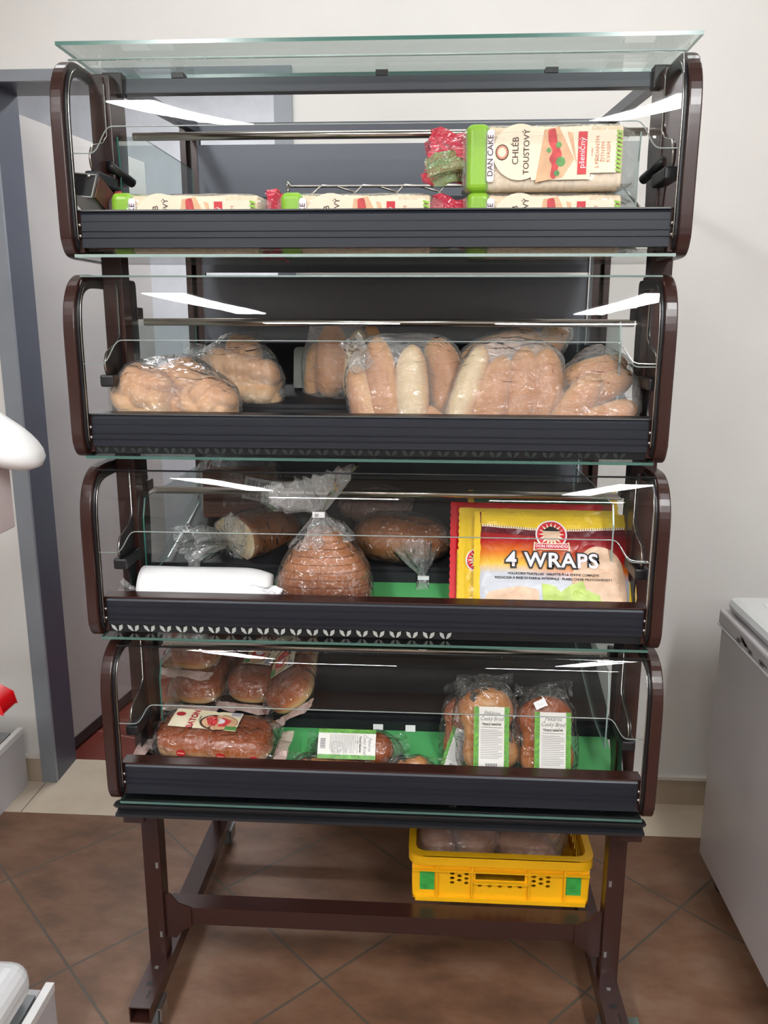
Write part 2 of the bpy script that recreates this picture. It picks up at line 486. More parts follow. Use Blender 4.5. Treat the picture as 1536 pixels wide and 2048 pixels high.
M_SKIRT = plain('beige_baseboard_tile', srgb(176, 160, 140), 0.35, var=0.05, scale=5)
M_FRAME = plain('grey_door_frame_paint', srgb(134, 139, 146), 0.4, var=0.04)
M_FRAMED = plain('dark_grey_door_frame_paint', srgb(66, 70, 84), 0.35, var=0.04)

WY = 2.42       # rear wall
bm = bmesh.new(); box(bm, -3.2, 3.2, -4.2, 2.235, -0.06, 0.0); structure('floor', bm, M_FLOOR)
bm = bmesh.new(); box(bm, -3.2, 3.2, 2.235, 2.56, -0.06, 0.0); structure('floor_border', bm, M_BEIGE)
bm = bmesh.new(); box(bm, -3.2, 1.4, 2.56, 4.6, -0.06, -0.001); structure('floor_next_room', bm, M_REDF)
DX0, DX1, DZ = -1.132, -0.345, 2.145
bm = bmesh.new()
box(bm, -3.2, DX0 - 0.045, WY, WY + 0.14, 0, CEIL); box(bm, DX1 + 0.045, 3.2, WY, WY + 0.14, 0, CEIL); box(bm, DX0 - 0.045, DX1 + 0.045, WY, WY + 0.14, DZ + 0.03, CEIL)
structure('wall_back', bm, M_WALL)
bm = bmesh.new(); box(bm, -3.3, -3.2, -4.2, 2.42, 0, CEIL); structure('wall_left', bm, M_WALL)
bm = bmesh.new(); box(bm, 3.2, 3.3, -4.2, 2.42, 0, CEIL); structure('wall_right', bm, M_WALL)
bm = bmesh.new(); box(bm, -3.3, 3.3, -4.3, -4.2, 0, CEIL); structure('wall_front', bm, plain('shop_front_wall', srgb(150, 146, 142), 0.8))
bm = bmesh.new(); box(bm, -3.3, 3.3, -4.3, 4.6, CEIL, CEIL + 0.1); structure('ceiling', bm, plain('ceiling_paint', srgb(225, 224, 220), 0.8))
bm = bmesh.new(); box(bm, 1.3, 1.4, 2.56, 4.6, 0, CEIL); box(bm, -2.6, -2.5, 2.56, 4.6, 0, CEIL); box(bm, -2.6, 1.4, 4.5, 4.6, 0, CEIL)
structure('wall_next_room', bm, plain('next_room_paint', srgb(196, 198, 204), 0.8))
# steel door frame: pale face, dark reveal
bm = bmesh.new()
box(bm, DX0 - 0.05, DX0, WY - 0.012, WY, 0, DZ + 0.03); box(bm, DX1, DX1 + 0.05, WY - 0.012, WY, 0, DZ + 0.03); box(bm, DX0, DX1, WY - 0.012, WY, DZ, DZ + 0.03)
fr = structure('trim_1', bm, M_FRAME)
bm = bmesh.new()
box(bm, DX0 - 0.03, DX0, WY, WY + 0.14, 0, DZ); box(bm, DX1, DX1 + 0.03, WY, WY + 0.14, 0, DZ); box(bm, DX0 - 0.03, DX1 + 0.03, WY, WY + 0.14, DZ, DZ + 0.028)
structure('door_frame_reveal', bm, M_FRAMED, parent=fr)
# the door leaf standing open into the next room
ML = Matrix.Translation((-1.165, 2.60, 0)) @ Matrix.Rotation(radians(-8.7), 4, 'Z')
M_LEAF = plain('pale_grey_door', srgb(176, 172, 170), 0.4, var=0.04, scale=3)
bm = bmesh.new(); box(bm, -0.04, 0.0, 0.0, 0.80, 0.018, 2.11, mat=ML)
door = structure('door_1', bm, M_LEAF)
bm = bmesh.new(); box(bm, -0.041, 0.003, -0.03, 0.0, 0.03, 2.11, mat=ML)
structure('door_edge_strip', bm, plain('beige_door_edge', srgb(150, 146, 132), 0.5), parent=door)
bm = bmesh.new(); box(bm, -0.044, 0.004, -0.03, 0.80, 0.012, 0.05, mat=ML)  # dark strip along the foot of the door leaf
structure('door_bottom_strip', bm, plain('dark_door_strip', srgb(48, 34, 36), 0.6), parent=door)
# baseboards
for nm, x0, x1 in (('baseboard_right', DX1 + 0.05, 3.2), ('baseboard_left', -3.2, DX0 - 0.05)):
    bm = bmesh.new(); box(bm, x0, x1, WY - 0.010, WY, 0, 0.088)
    b = structure(nm, bm, M_SKIRT)
    bm = bmesh.new(); box(bm, x0, x1, WY - 0.016, WY, 0.088, 0.098)
    structure('baseboard_cap', bm, plain('white_cap', srgb(214, 208, 200), 0.5), parent=b)

# ------------------------------------------------------------------ ceiling fixtures (behind and above the camera)
def emit(name, col, s):
    m, nt, out = newmat(name); e = N(nt, 'ShaderNodeEmission', i_Strength=s); e.inputs[0].default_value = col
    nt.links.new(e.outputs[0], out.inputs[0]); return m
M_LAMP = emit('lit_diffuser', (0.975, 0.985, 0.99, 1), LAMP)
M_LAMP_FILL = emit('dim_fill_diffuser', (0.975, 0.985, 0.99, 1), LAMP * 0.17)
def fixture(x0, x1, y0, y1, label, mat=None):
    t = empty('ceiling_light', ((x0 + x1) / 2, (y0 + y1) / 2, CEIL - 0.07)); setp(t, label, 'ceiling light', 'strip lights on the shop ceiling')
    hx, hy = (x1 - x0) / 2, (y1 - y0) / 2
    bm = bmesh.new(); box(bm, -hx - 0.02, hx + 0.02, -hy - 0.02, hy + 0.02, 0.0, 0.07); finish(bm, 'housing', M_WHITE, t)
    bm = bmesh.new(); box(bm, -hx, hx, -hy, hy, -0.03, -0.001); finish(bm, 'diffuser', mat or M_LAMP, t)
fixture(-1.0, 1.3, 1.72, 1.84, 'added fill light strip above the display rack', M_LAMP_FILL)  # added out of view to brighten the top of the rear wall
fixture(-1.02, -0.86, -1.7, 0.1, 'long white strip light left above the shop aisle')
fixture(0.88, 1.04, -1.7, 0.1, 'long white strip light right above the shop aisle')
fixture(-1.15, -0.15, -3.25, -3.10, 'crosswise strip light left in the depth of the shop')
fixture(0.55, 1.55, -3.25, -3.10, 'crosswise strip light right in the depth of the shop')
fixture(-1.3, -0.1, 3.3, 3.42, 'strip light in the room behind the door')

#====RACK====
# ------------------------------------------------------------------ the display rack
rack = empty('display_rack', (0, 1.57, 0))
setp(rack, 'tall brown four-tier bakery display rack with curved glass canopies on a wheeled frame', 'display rack')
RO = Vector((0, 1.57, 0))
def R(o):
    """parent a mesh built in room coordinates under the rack"""
    o.parent = rack; o.location = Vector(o.location) - RO
    return o
def rk(name, bm, mat, smooth=False, bevel=0.0): return R(finish(bm, name, mat, None, smooth, bevel=bevel))
def rbox(name, x0, x1, y0, y1, z0, z1, mat, bevel=0.0): return R(boxo(name, x0, x1, y0, y1, z0, z1, mat, None, bevel))

CX = 0.003
PH = 0.519         # posts' outer half width
TOPZ = 1.925
for s in (-1, 1):
    xa, xb = sorted((CX + s * PH, CX + s * (PH - 0.038)))
    # front post with slots
    bm = bmesh.new(); box(bm, xa, xb, 1.550, 1.590, 0.098, TOPZ)
    p = rk('front_post', bm, M_BROWN, bevel=0.002)
    for z in (0.335, 0.16):
        q = boxo('slot', xa + 0.027 if s < 0 else xa + 0.005, xa + 0.033 if s < 0 else xa + 0.011, 1.5485, 1.5492, z, z + 0.014, M_ZINC, None); q.parent = p
    # rear post: two flanges with a slot between
    bm = bmesh.new()
    x1 = CX + s * PH; x2 = CX + s * (PH - 0.040)
    a, b = sorted((x1, x2))
    box(bm, a, a + 0.014, 2.09, 2.13, 0.098, TOPZ + 0.035); box(bm, b - 0.014, b, 2.09, 2.13, 0.098, TOPZ + 0.035); box(bm, a, b, 2.12, 2.13, 0.098, TOPZ + 0.035)
    rk('rear_post', bm, M_BROWN)
    # foot
    fa, fb = sorted((CX + s * PH, CX + s * (PH - 0.046)))
    bm = bmesh.new()
    t = 0.003; y0, y1, z0, z1 = 1.415, 2.15, 0.062, 0.100
    box(bm, fa, fb, y0, y1, z1 - t, z1); box(bm, fa, fb, y0, y1, z0, z0 + t); box(bm, fa, fa + t, y0, y1, z0 + t, z1 - t); box(bm, fb - t, fb, y0, y1, z0 + t, z1 - t)
    f = rk('foot', bm, M_BROWN)
    xm = (fa + fb) / 2
    q = boxo('foot_hole', xm - 0.007, xm + 0.007, 1.475, 1.485, z1 + 0.0002, z1 + 0.0008, M_BLACK); q.parent = f
    q = boxo('foot_slot', xm + 0.006, xm + 0.009, 1.44, 1.46, z1 + 0.0002, z1 + 0.0008, M_BLACK); q.parent = f
    q = boxo('foot_rivet', xm - 0.004, xm + 0.004, 1.523, 1.529, z1, z1 + 0.002, M_ZINC); q.parent = f
    for yc in (1.470, 2.11):
        bm = bmesh.new()
        bmesh.ops.create_cone(bm, cap_ends=True, segments=24, radius1=0.029, radius2=0.029, depth=0.020, matrix=Matrix.Translation((xm - s * 0.012, yc + 0.012, 0.029)) @ Matrix.Rotation(pi / 2, 4, 'Y') @ Matrix.Rotation(0, 4, 'X'))
        wheel = rk('caster_wheel', bm, plain('grey_rubber', srgb(92, 96, 96), 0.5), bevel=0.003)
        bm = bmesh.new()
        for sx in (-1, 1): box(bm, xm - s * 0.012 + sx * 0.015 - 0.002, xm - s * 0.012 + sx * 0.015 + 0.002, yc - 0.01, yc + 0.028, 0.022, 0.060)
        box(bm, xm - s * 0.012 - 0.017, xm - s * 0.012 + 0.017, yc - 0.016, yc + 0.03, 0.056, 0.061)
        rk('caster_fork', bm, M_ZINC)
# brake pedal by the right caster
rbox('brake_pedal', 0.528, 0.562, 1.475, 1.515, 0.035, 0.042, plain('grey_green_pedal', srgb(88, 100, 92), 0.5))
# stretchers + gussets
for ya in (1.565, 2.095):
    bm = bmesh.new(); xl, xr = CX - PH + 0.04, CX + PH - 0.04
    box(bm, xl, xr, ya, ya + 0.003, 0.183, 0.226); box(bm, xl, xr, ya + 0.003, ya + 0.045, 0.223, 0.226); box(bm, xl, xr, ya + 0.003, ya + 0.02, 0.183, 0.186)
    rk('stretcher', bm, M_BROWN)
    for s in (-1, 1):
        x1 = CX + s * (PH - 0.038)
        prof = [(x1, 0.150), (x1, 0.262), (x1 - s * 0.012, 0.262), (x1 - s * 0.030, 0.238), (x1 - s * 0.058, 0.228), (x1 - s * 0.058, 0.180), (x1 - s * 0.040, 0.172), (x1 - s * 0.022, 0.150)]
        bm = bmesh.new()
        A = [bm.verts.new((x, ya - 0.004, z)) for x, z in prof]; B = [bm.verts.new((x, ya, z)) for x, z in prof]
        bm.faces.new(A); bm.faces.new(B)
        for i in range(len(prof)): bm.faces.new((A[i], A[(i + 1) % len(prof)], B[(i + 1) % len(prof)], B[i]))
        rk('gusset_plate', bm, M_BROWN)
# top box beams
M_SLATE = plain('slate_blue_steel', srgb(62, 66, 78), 0.4)
b = rbox('top_beam', CX - PH + 0.03, CX + PH - 0.04, 1.600, 1.622, 1.905, 1.930, M_SLATE, 0.001)
for x in (-0.37, 0.0, 0.30):
    q = boxo('glass_clip', x - 0.011, x + 0.011, 1.598, 1.624, 1.930, 1.939, M_BLACK); q.parent = b; q.location = Vector(q.location) - RO - (b.location)
rbox('top_beam', CX - PH + 0.03, CX + PH - 0.04, 2.10, 2.12, 1.945, 1.965, M_SLATE)
for s in (-1, 1):
    x = CX + s * (PH - 0.03)
    bm = bmesh.new(); prism_x(bm, [(1.60, 1.912), (2.11, 1.945), (2.11, 1.968), (1.60, 1.932)], x - 0.011, x + 0.011); rk('side_beam', bm, M_SLATE)
    rbox('corner_block', x - 0.018, x + 0.018, 1.585, 1.612, 1.900, 1.937, M_BLACK, 0.002)
# rear panels
for k, (z0, z1) in enumerate(((1.62, 1.915), (1.285, 1.61), (0.94, 1.275), (0.60, 0.93))):
    rbox('back_panel', CX - PH + 0.042, CX + PH - 0.042, 2.095, 2.10, z0, z1, M_BACK)
rbox('rail_strip', CX + PH - 0.052, CX + PH - 0.049, 2.085, 2.095, 0.70, 1.91, M_WHITE)
# top glass sheet
bm = bmesh.new(); box(bm, -0.526, 0.514, 1.448, 1.640, 1.9405, 1.9465)
for f in bm.faces:
    f.normal_update()
    if abs(f.normal.z) < 0.5: f.material_index = 1
rk('top_glass_sheet', bm, [M_GLASS2, M_GEDGE])

TB = [1.606, 1.260, 0.915, 0.569]
TC = [-0.010, -0.019, -0.010, 0.003]
HWS = [0.524, 0.523, 0.530, 0.531]
YF = 1.424        # outermost front of the side frames
def arc(cy, cz, r, a0, a1, n=8): return [(cy + r * cos(radians(a0 + (a1 - a0) * k / n)), cz + r * sin(radians(a0 + (a1 - a0) * k / n))) for k in range(n + 1)]

def cr(P, sub=3):
    out = []
    for k in range(len(P) - 1):
        p0 = P[max(k - 1, 0)]; p1 = P[k]; p2 = P[k + 1]; p3 = P[min(k + 2, len(P) - 1)]
        for j in range(sub):
            t = j / sub
            out.append(tuple(0.5 * ((2 * p1[d]) + (-p0[d] + p2[d]) * t + (2 * p0[d] - 5 * p1[d] + 4 * p2[d] - p3[d]) * t * t + (-p0[d] + 3 * p1[d] - 3 * p2[d] + p3[d]) * t ** 3) for d in (0, 1)))
    out.append(P[-1]); return out
# centre line of the front profile: from the rear of the top, over the curve, down the front, under the panel (dy, dz)
def front_profile(inset=0.0):
    i = inset
    return cr([(1.60, 0.323 - i), (1.51, 0.323 - i), (1.478, 0.318 - i), (1.452 + i * .4, 0.302 - i * .8), (1.434 + i * .8, 0.274 - i * .4), (YF + 0.002 + i, 0.240), (YF + i, 0.20), (YF + i, 0.12),
               (YF + i, 0.045), (YF + 0.003 + i, 0.026 + i * .3), (YF + 0.014 + i * .5, 0.008 + i * .8), (YF + 0.034, 0.001 + i), (1.50, 0.0 + i), (1.60, 0.0 + i)])

def glass_curve():
    """upper curved glass, (y, dz): vertical at the lower lip, leaning back more and more towards the top"""
    steps = [(0.165, -1.0), (0.205, 0.5), (0.235, 6.5), (0.262, 11.0), (0.293, 20.0), (0.306, 28.0), (0.318, 42.0)]
    y, z = 1.4385, 0.165; out = [(y, z)]
    n = 40
    for k in range(n):
        z2 = 0.165 + (0.318 - 0.165) * (k + 1) / n; zm = (z + z2) / 2
        for (za, na), (zc, nc) in zip(steps, steps[1:]):
            if za <= zm <= zc: ang = na + (nc - na) * (zm - za) / (zc - za)
        y += math.tan(radians(ang)) * (z2 - z); z = z2; out.append((y, z))
    return out[::-1]
GC = glass_curve()

for ti, (zb, cx) in enumerate(zip(TB, TC)):
    HW = HWS[ti]; xl, xr = cx - HW, cx + HW
    # ---- side frames: bent band + inner ring
    for s in (-1, 1):
        xo = cx + s * HW; xi = cx + s * (HW - 0.021)
        a, b_ = sorted((xo, xi))
        outer = front_profile(0); inner = front_profile(0.014)
        bm = bmesh.new()
        prof = [(y, z + zb) for y, z in outer] + [(y, z + zb) for y, z in reversed(inner)]
        prism_x(bm, prof, a, b_)
        fr_ = rk('side_frame', bm, M_BROWN, bevel=0.0025)
        # inner ring plate, dark, with the chrome edge strip
        inner2 = front_profile(0.024)
        bm = bmesh.new(); p2 = [(y, z + zb) for y, z in front_profile(0.010)] + [(y, z + zb) for y, z in reversed(inner2)]
        xx = cx + s * (HW - 0.021); c, d = sorted((xx, xx - s * 0.004)); prism_x(bm, p2, c, d)
        rk('frame_inner_flange', bm, M_BLACK)
        bm = bmesh.new(); xx2 = cx + s * (HW - 0.027)
        tube(bm, [(xx2, y, z + zb) for y, z in front_profile(0.012)[6:28]], 0.0010, 6)
        rk('edge_strip', bm, M_CHROME, True)
        # bracket plate with the forward nose
        xb = -0.490 if s < 0 else 0.487
        flare = {0: 0.0, 1: 0.0, 2: 0.0, 3: 0.0}[ti]
        P = [(1.645, 0.318), (1.55, 0.318), (1.545, 0.300), (1.545, 0.215), (1.520, 0.200), (1.475, 0.188), (1.463, 0.168), (1.470, 0.145), (1.498, 0.140),
             (1.512, 0.120), (1.520, 0.085), (1.500, 0.055), (1.48, 0.03), (1.60, 0.03), (1.640, 0.10), (1.648, 0.20)]
        P = round_poly(P, 0.012, 4)
        me = plate2d(P, [], 0.003)
        me.transform(Matrix(((0, 0, 1, 0), (1, 0, 0, 0), (0, 1, 0, 0), (0, 0, 0, 1))))
        o = link('bracket_plate', me, M_BROWN if ti == 0 else M_BLACK, None, loc=(xb, 0, zb)); R(o)
        bm = bmesh.new(); tube(bm, [(xb - s * 0.003, y, z + zb) for y, z in ((1.552, 0.306), (1.5445, 0.298), (1.5445, 0.216), (1.522, 0.200), (1.476, 0.188), (1.463, 0.168), (1.468, 0.148))], 0.0013, 6)
        q = rk('bracket_edge', bm, M_CHROME, True)
        # clip on the nose
        rbox('nose_clip', xb - 0.012, xb + 0.014, 1.470, 1.56, zb + 0.125, zb + 0.147, M_BLACK, 0.004)
        # screws that hold the fascia
        for dz in (0.037, 0.055):
            bm = bmesh.new(); bmesh.ops.create_uvsphere(bm, u_segments=10, v_segments=8, radius=0.0042, matrix=Matrix.Translation((cx + s * (HW - 0.0265), 1.447, zb + dz)))
            rk('screw', bm, M_CHROME, True)
        # side divider glass, chamfered rear
        xg = cx + s * 0.462
        prof = [(1.565, 0.08), (1.565, 0.205), (1.580, 0.243), (1.72, 0.243), (2.03, 0.243), (2.03, 0.17), (1.70, 0.085)] if ti else [(1.562, 0.07), (1.562, 0.17), (1.556, 0.217), (1.68, 0.243), (2.03, 0.243), (2.03, 0.17), (1.70, 0.085)]
        bm = bmesh.new(); prism_x(bm, [(y, z + zb) for y, z in prof], xg - 0.0015, xg + 0.0015)
        for f in bm.faces:
            if len(f.verts) == 4: f.material_index = 1
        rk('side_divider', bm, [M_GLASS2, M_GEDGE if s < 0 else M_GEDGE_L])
        if ti:
            rbox('catch', xb - s * 0.004 - 0.006, xb - s * 0.004 + 0.006, 1.630, 1.660, zb + 0.245, zb + 0.268, M_BLACK, 0.002)
    # ---- fascia panel, groove lines raised as ridges to catch highlights
    fl, fr2 = xl + 0.030, xr - 0.030
    fb = (0.018, 0.021, 0.025, 0.012)[ti]
    prof = [(1.462, fb), (1.446, fb), (1.446, 0.0338), (1.4432, 0.0342), (1.4432, 0.0352), (1.446, 0.0357), (1.446, 0.0442), (1.4432, 0.0446), (1.4432, 0.0456), (1.446, 0.0461), (1.446, 0.0600), (1.4448, 0.0603), (1.4448, 0.0610), (1.446, 0.0614), (1.446, 0.0715), (1.450, 0.0770), (1.462, 0.0770)]
    bm = bmesh.new(); prism_x(bm, [(y, z + zb) for y, z in prof], fl, fr2); fas = rk('fascia', bm, M_ANTH)
    bm = bmesh.new(); prism_x(bm, [(1.446, zb + 0.0772), (1.4465, zb + 0.0798), (1.475, zb + 0.0815), (1.475, zb + 0.0772)], fl - 0.006, fr2 + 0.006)
    rk('fascia_top_lip', bm, M_BROWN if ti >= 2 else M_BLACK)
    for s in (-1, 1):
        xe = cx + s * (HW - 0.0265); rbox('fascia_end_plate', xe - 0.0045, xe + 0.0045, 1.449, 1.47, zb + 0.010, zb + 0.079, M_BROWN)
    # ---- trough: perforated floor, slanted riser, lip, inclined shelf
    holes = []
    nx = 30; pitch = (fr2 - fl) / nx
    for k in range(nx):
        x = fl + pitch * (k + 0.5)
        for y, sg in ((0.020, 1), (0.055, -1), (0.088, 1)):
            holes.append([(x - 0.009, y - 0.006 * sg), (x - 0.001, y - 0.009 * sg), (x + 0.0005, y - 0.001 * sg), (x - 0.001, y + 0.007 * sg), (x - 0.008, y + 0.002 * sg)])
            holes.append([(x + 0.009, y - 0.006 * sg), (x + 0.008, y + 0.002 * sg), (x + 0.003, y + 0.007 * sg), (x + 0.0020, y - 0.001 * sg), (x + 0.003, y - 0.009 * sg)])
    me = plate2d(rect2(fl, 0, fr2, 0.118), holes, 0.002)
    o = link('trough_floor', me, M_CLEARP if ti == 0 else M_TRAY, None, loc=(0, 1.462, zb + 0.0145)); R(o)
    if ti == 3:  # leaves painted pale for the brightness showing through the floor holes
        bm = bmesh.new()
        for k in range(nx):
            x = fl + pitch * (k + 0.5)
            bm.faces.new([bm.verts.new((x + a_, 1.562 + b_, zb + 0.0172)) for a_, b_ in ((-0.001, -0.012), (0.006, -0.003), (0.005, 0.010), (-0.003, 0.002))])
        q = finish(bm, 'leaf_marks', M_LEAFHOLE); q.parent = o; q.location = -(Vector(o.location) + RO); q['kind'] = 'stuff'
    bm = bmesh.new(); prism_x(bm, [(1.580, zb + 0.0145), (1.680, zb + 0.041), (1.680, zb + 0.044), (1.580, zb + 0.0175)], fl + 0.01, fr2 - 0.01)
    rk('riser_strip', bm, M_GREEN if ti in (2, 3) else M_TRAY)
    bm = bmesh.new(); prism_x(bm, [(1.681, zb + 0.038), (1.681, zb + 0.066), (1.6925, zb + 0.068), (1.6925, zb + 0.075), (1.700, zb + 0.0755), (1.706, zb + 0.068), (1.706, zb + 0.038)], fl, fr2)
    rk('shelf_lip', bm, M_TRAY)
    bm = bmesh.new(); prism_x(bm, [(1.704, zb + 0.068), (2.09, zb + 0.186), (2.09, zb + 0.190), (1.704, zb + 0.072)], CX - PH + 0.018, CX + PH - 0.018)
    rk('inclined_shelf', bm, M_TRAY)
    # ---- glass sheet under the tier, with the green cut edge
    bm = bmesh.new(); box(bm, xl + 0.022, xr - 0.022, 1.428, 1.62, zb + 0.001, zb + 0.006)
    for f in bm.faces:
        f.normal_update()
        if abs(f.normal.z) < 0.5: f.material_index = 1
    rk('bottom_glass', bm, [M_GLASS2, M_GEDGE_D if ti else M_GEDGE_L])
    if ti:   # strip under the fascia, leaf marks painted for lit holes mirrored in the glass
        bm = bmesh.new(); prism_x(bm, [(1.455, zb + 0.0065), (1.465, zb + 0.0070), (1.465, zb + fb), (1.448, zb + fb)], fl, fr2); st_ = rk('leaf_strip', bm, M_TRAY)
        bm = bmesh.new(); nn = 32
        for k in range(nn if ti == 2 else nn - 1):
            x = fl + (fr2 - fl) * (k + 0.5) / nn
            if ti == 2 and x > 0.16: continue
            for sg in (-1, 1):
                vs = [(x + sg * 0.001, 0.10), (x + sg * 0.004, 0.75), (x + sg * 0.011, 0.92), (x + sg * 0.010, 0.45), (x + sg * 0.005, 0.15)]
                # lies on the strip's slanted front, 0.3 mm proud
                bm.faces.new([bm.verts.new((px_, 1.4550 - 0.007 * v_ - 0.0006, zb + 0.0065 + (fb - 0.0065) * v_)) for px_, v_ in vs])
        q = finish(bm, 'leaf_marks', M_LEAFHOLE if ti == 2 else plain('dim_leaf_hole_paint', srgb(56, 64, 62), 0.4)); q.parent = st_; q['kind'] = 'stuff'
    # ---- tube
    bm = bmesh.new(); tube(bm, [(CX - 0.485, 1.67, zb + 0.2405), (CX + 0.485, 1.67, zb + 0.2405)], 0.0075, 14); rk('cross_tube', bm, M_CHROME, True)
    # ---- curved canopy glass with the S-shaped ends of its lower edge
    def lower(x):
        e = min(x - (xl + 0.022), (xr - 0.022) - x)
        if e <= 0.030: return 0.168
        if e >= 0.080: return 0.209
        t = (e - 0.030) / 0.050; t = t * t * (3 - 2 * t); t = t * t * (3 - 2 * t)
        return 0.168 + 0.041 * t
    xs = [xl + 0.022 + 0.125 * k / 24 for k in range(25)]
    xs += [xl + 0.147 + (xr - xl - 0.294) * k / 6 for k in range(1, 6)]
    xs += [xr - 0.147 + 0.125 * k / 24 for k in range(25)]
    gz = [g[1] for g in GC]
    def gpt(dz):
        for k in range(len(GC) - 1):
            if GC[k + 1][1] <= dz <= GC[k][1]:
                t = (GC[k][1] - dz) / max(1e-9, GC[k][1] - GC[k + 1][1]); return GC[k][0] + (GC[k + 1][0] - GC[k][0]) * t
        return GC[-1][0]
    bm = bmesh.new(); rows = []
    for x in xs:
        lo = lower(x); rows.append([bm.verts.new((x, y, z + zb)) for y, z in GC if z > 0.2095] + [bm.verts.new((x, gpt(0.2095 + (lo - 0.2095) * k / 4), zb + 0.2095 + (lo - 0.2095) * k / 4)) for k in range(0, 5)])
    for i in range(len(rows) - 1):
        for k in range(len(rows[0]) - 1): bm.faces.new((rows[i][k], rows[i + 1][k], rows[i + 1][k + 1], rows[i][k + 1]))
    bmesh.ops.solidify(bm, geom=bm.faces[:], thickness=0.004)
    can = rk('canopy_glass', bm, [M_GLASS], True)
    # polished lower and upper edge
    bm = bmesh.new(); tube(bm, [(x, gpt(lower(x)) + 0.001, zb + lower(x)) for x in xs], 0.0011, 6); q = rk('canopy_edge', bm, plain('polished_glass_edge', srgb(150, 160, 158), 0.25, 0.1), True)
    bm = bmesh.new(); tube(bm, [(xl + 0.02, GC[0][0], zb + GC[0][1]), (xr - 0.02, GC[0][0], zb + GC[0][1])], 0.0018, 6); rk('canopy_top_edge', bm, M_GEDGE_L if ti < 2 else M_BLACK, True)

# gutter profile under the lowest tier, brackets
zb = TB[3]
bm = bmesh.new(); prism_x(bm, [(1.432, 0.560), (1.440, 0.562), (1.440, 0.552), (1.452, 0.548), (1.452, 0.541), (1.438, 0.539), (1.438, 0.5325), (1.62, 0.5325), (1.62, 0.560), (1.60, 0.560), (1.60, 0.553), (1.46, 0.553), (1.46, 0.5575), (1.445, 0.563), (1.432, 0.563)], -0.522, 0.522)
rk('bottom_gutter', bm, M_TRAY)
rbox('bottom_tray', -0.50, 0.505, 1.62, 2.09, 0.535, 0.545, M_TRAY)
for s in (-1, 1):
    x = CX + s * 0.504
    o = rbox('hanging_bracket', x - 0.022, x + 0.022, 1.475, 1.55, 0.494, 0.532, M_BROWN, 0.002)
    q = boxo('bracket_slot', -0.003, 0.002, -0.0385, -0.0378, -0.004, 0.010, M_WHITE); q.parent = o
# open end of a square tube hooked inside the top tier
o = empty('tube_end_bracket', (-0.503, 1.462, 1.728)); o.rotation_euler = (radians(-22), radians(6), radians(-6)); R(o)
bm = bmesh.new(); t = 0.0020; h = 0.0215
box(bm, -h, h, 0, 0.075, h - t, h); box(bm, -h, h, 0, 0.075, -h, -h + t); box(bm, -h, -h + t, 0, 0.075, -h, h); box(bm, h - t, h, 0, 0.075, -h, h)
finish(bm, 'square_tube', M_ZINC, o)
bm = bmesh.new(); box(bm, -h + t, h - t, 0.002, 0.010, -h + t, h - t); q = finish(bm, 'black_insert', M_BLACK, o)
for x, z in ((0.008, 0.017), (-0.012, -0.014)):
    bm = bmesh.new(); bmesh.ops.create_uvsphere(bm, u_segments=8, v_segments=6, radius=0.0035); finish(bm, 'rivet', M_CHROME, o, True, loc=(x, 0.0, z))
bm = bmesh.new(); box(bm, h + 0.001, h + 0.003, 0.006, 0.076, -h + 0.004, h); finish(bm, 'brown_side', plain('reddish_brown_strip', srgb(96, 62, 54), 0.35), o)
bm = bmesh.new(); tube(bm, [(-0.040, 0.012, -0.006), (-0.026, 0.012, -0.006)], 0.006, 10); finish(bm, 'knob', M_CHROME, o, True)
# rubber roller clips
for s in (-1, 1):
    bm = bmesh.new(); xx = CX + s * 0.484
    tube(bm, [(xx + s * 0.002, 1.535, 1.772), (xx - s * 0.016, 1.60, 1.752)], 0.0085, 12); rk('roller_clip', bm, M_BLACK, True)
# chrome wire basket behind the toast
bm = bmesh.new()
tube(bm, [(-0.225, 1.90, 1.80), (-0.218, 1.90, 1.790), (0.20, 1.88, 1.786), (0.46, 1.86, 1.780)], 0.0028, 8)
tube(bm, [(-0.225, 1.905, 1.80), (-0.225, 1.905, 1.765)], 0.0035, 6)
for k, x in enumerate((-0.15, -0.06, 0.03, 0.12)):
    tube(bm, [(x - 0.03, 1.80, 1.735), (x - 0.02, 1.84, 1.760), (x, 1.90, 1.792), (x + 0.03, 1.90, 1.790), (x + 0.075, 1.86, 1.772), (x + 0.10, 1.80, 1.738)], 0.0022, 6)
tube(bm, [(0.40, 1.80, 1.775), (0.475, 1.80, 1.775), (0.50, 1.72, 1.715)], 0.0028, 8)
tube(bm, [(0.42, 1.75, 1.735), (0.47, 1.75, 1.732)], 0.0025, 8)
bk = finish(bm, 'wire_basket', M_CHROME, None, True)
setp(bk, 'low chrome wire basket at the back of the top tier behind the toast bread', 'wire basket')

#====ROOMTHINGS====
# ------------------------------------------------------------------ chest freezer
M_FRZ = plain('grey_white_enamel', srgb(186, 181, 182), 0.35, var=0.02, scale=3)
M_LID = plain('white_freezer_lid', srgb(216, 218, 218), 0.3, var=0.02, scale=3)
fz = empty('chest_freezer', (1.25, 1.4, 0.0))
setp(fz, 'grey-white chest freezer with a rounded lid standing beside the display rack', 'freezer')
def F(o): o.parent = fz; o.location = Vector(o.location) - Vector((1.25, 1.4, 0)); return o
F(boxo('body', 0.856, 1.62, 0.55, 2.065, 0.070, 0.738, M_FRZ, None, 0.008))
F(boxo('rim_band', 0.850, 1.626, 0.545, 2.071, 0.742, 0.782, M_FRZ, None, 0.006))
F(boxo('rim_edge_strip', 0.8485, 1.628, 0.543, 2.073, 0.738, 0.742, M_WHITE, None, 0.001))
F(boxo('lid', 0.862, 1.615, 0.555, 2.058, 0.784, 0.822, M_LID, None, 0.018))
F(boxo('lid_inset', 0.925, 1.55, 0.62, 1.99, 0.8215, 0.8235, M_WHITE, None, 0.001))
bm = bmesh.new()
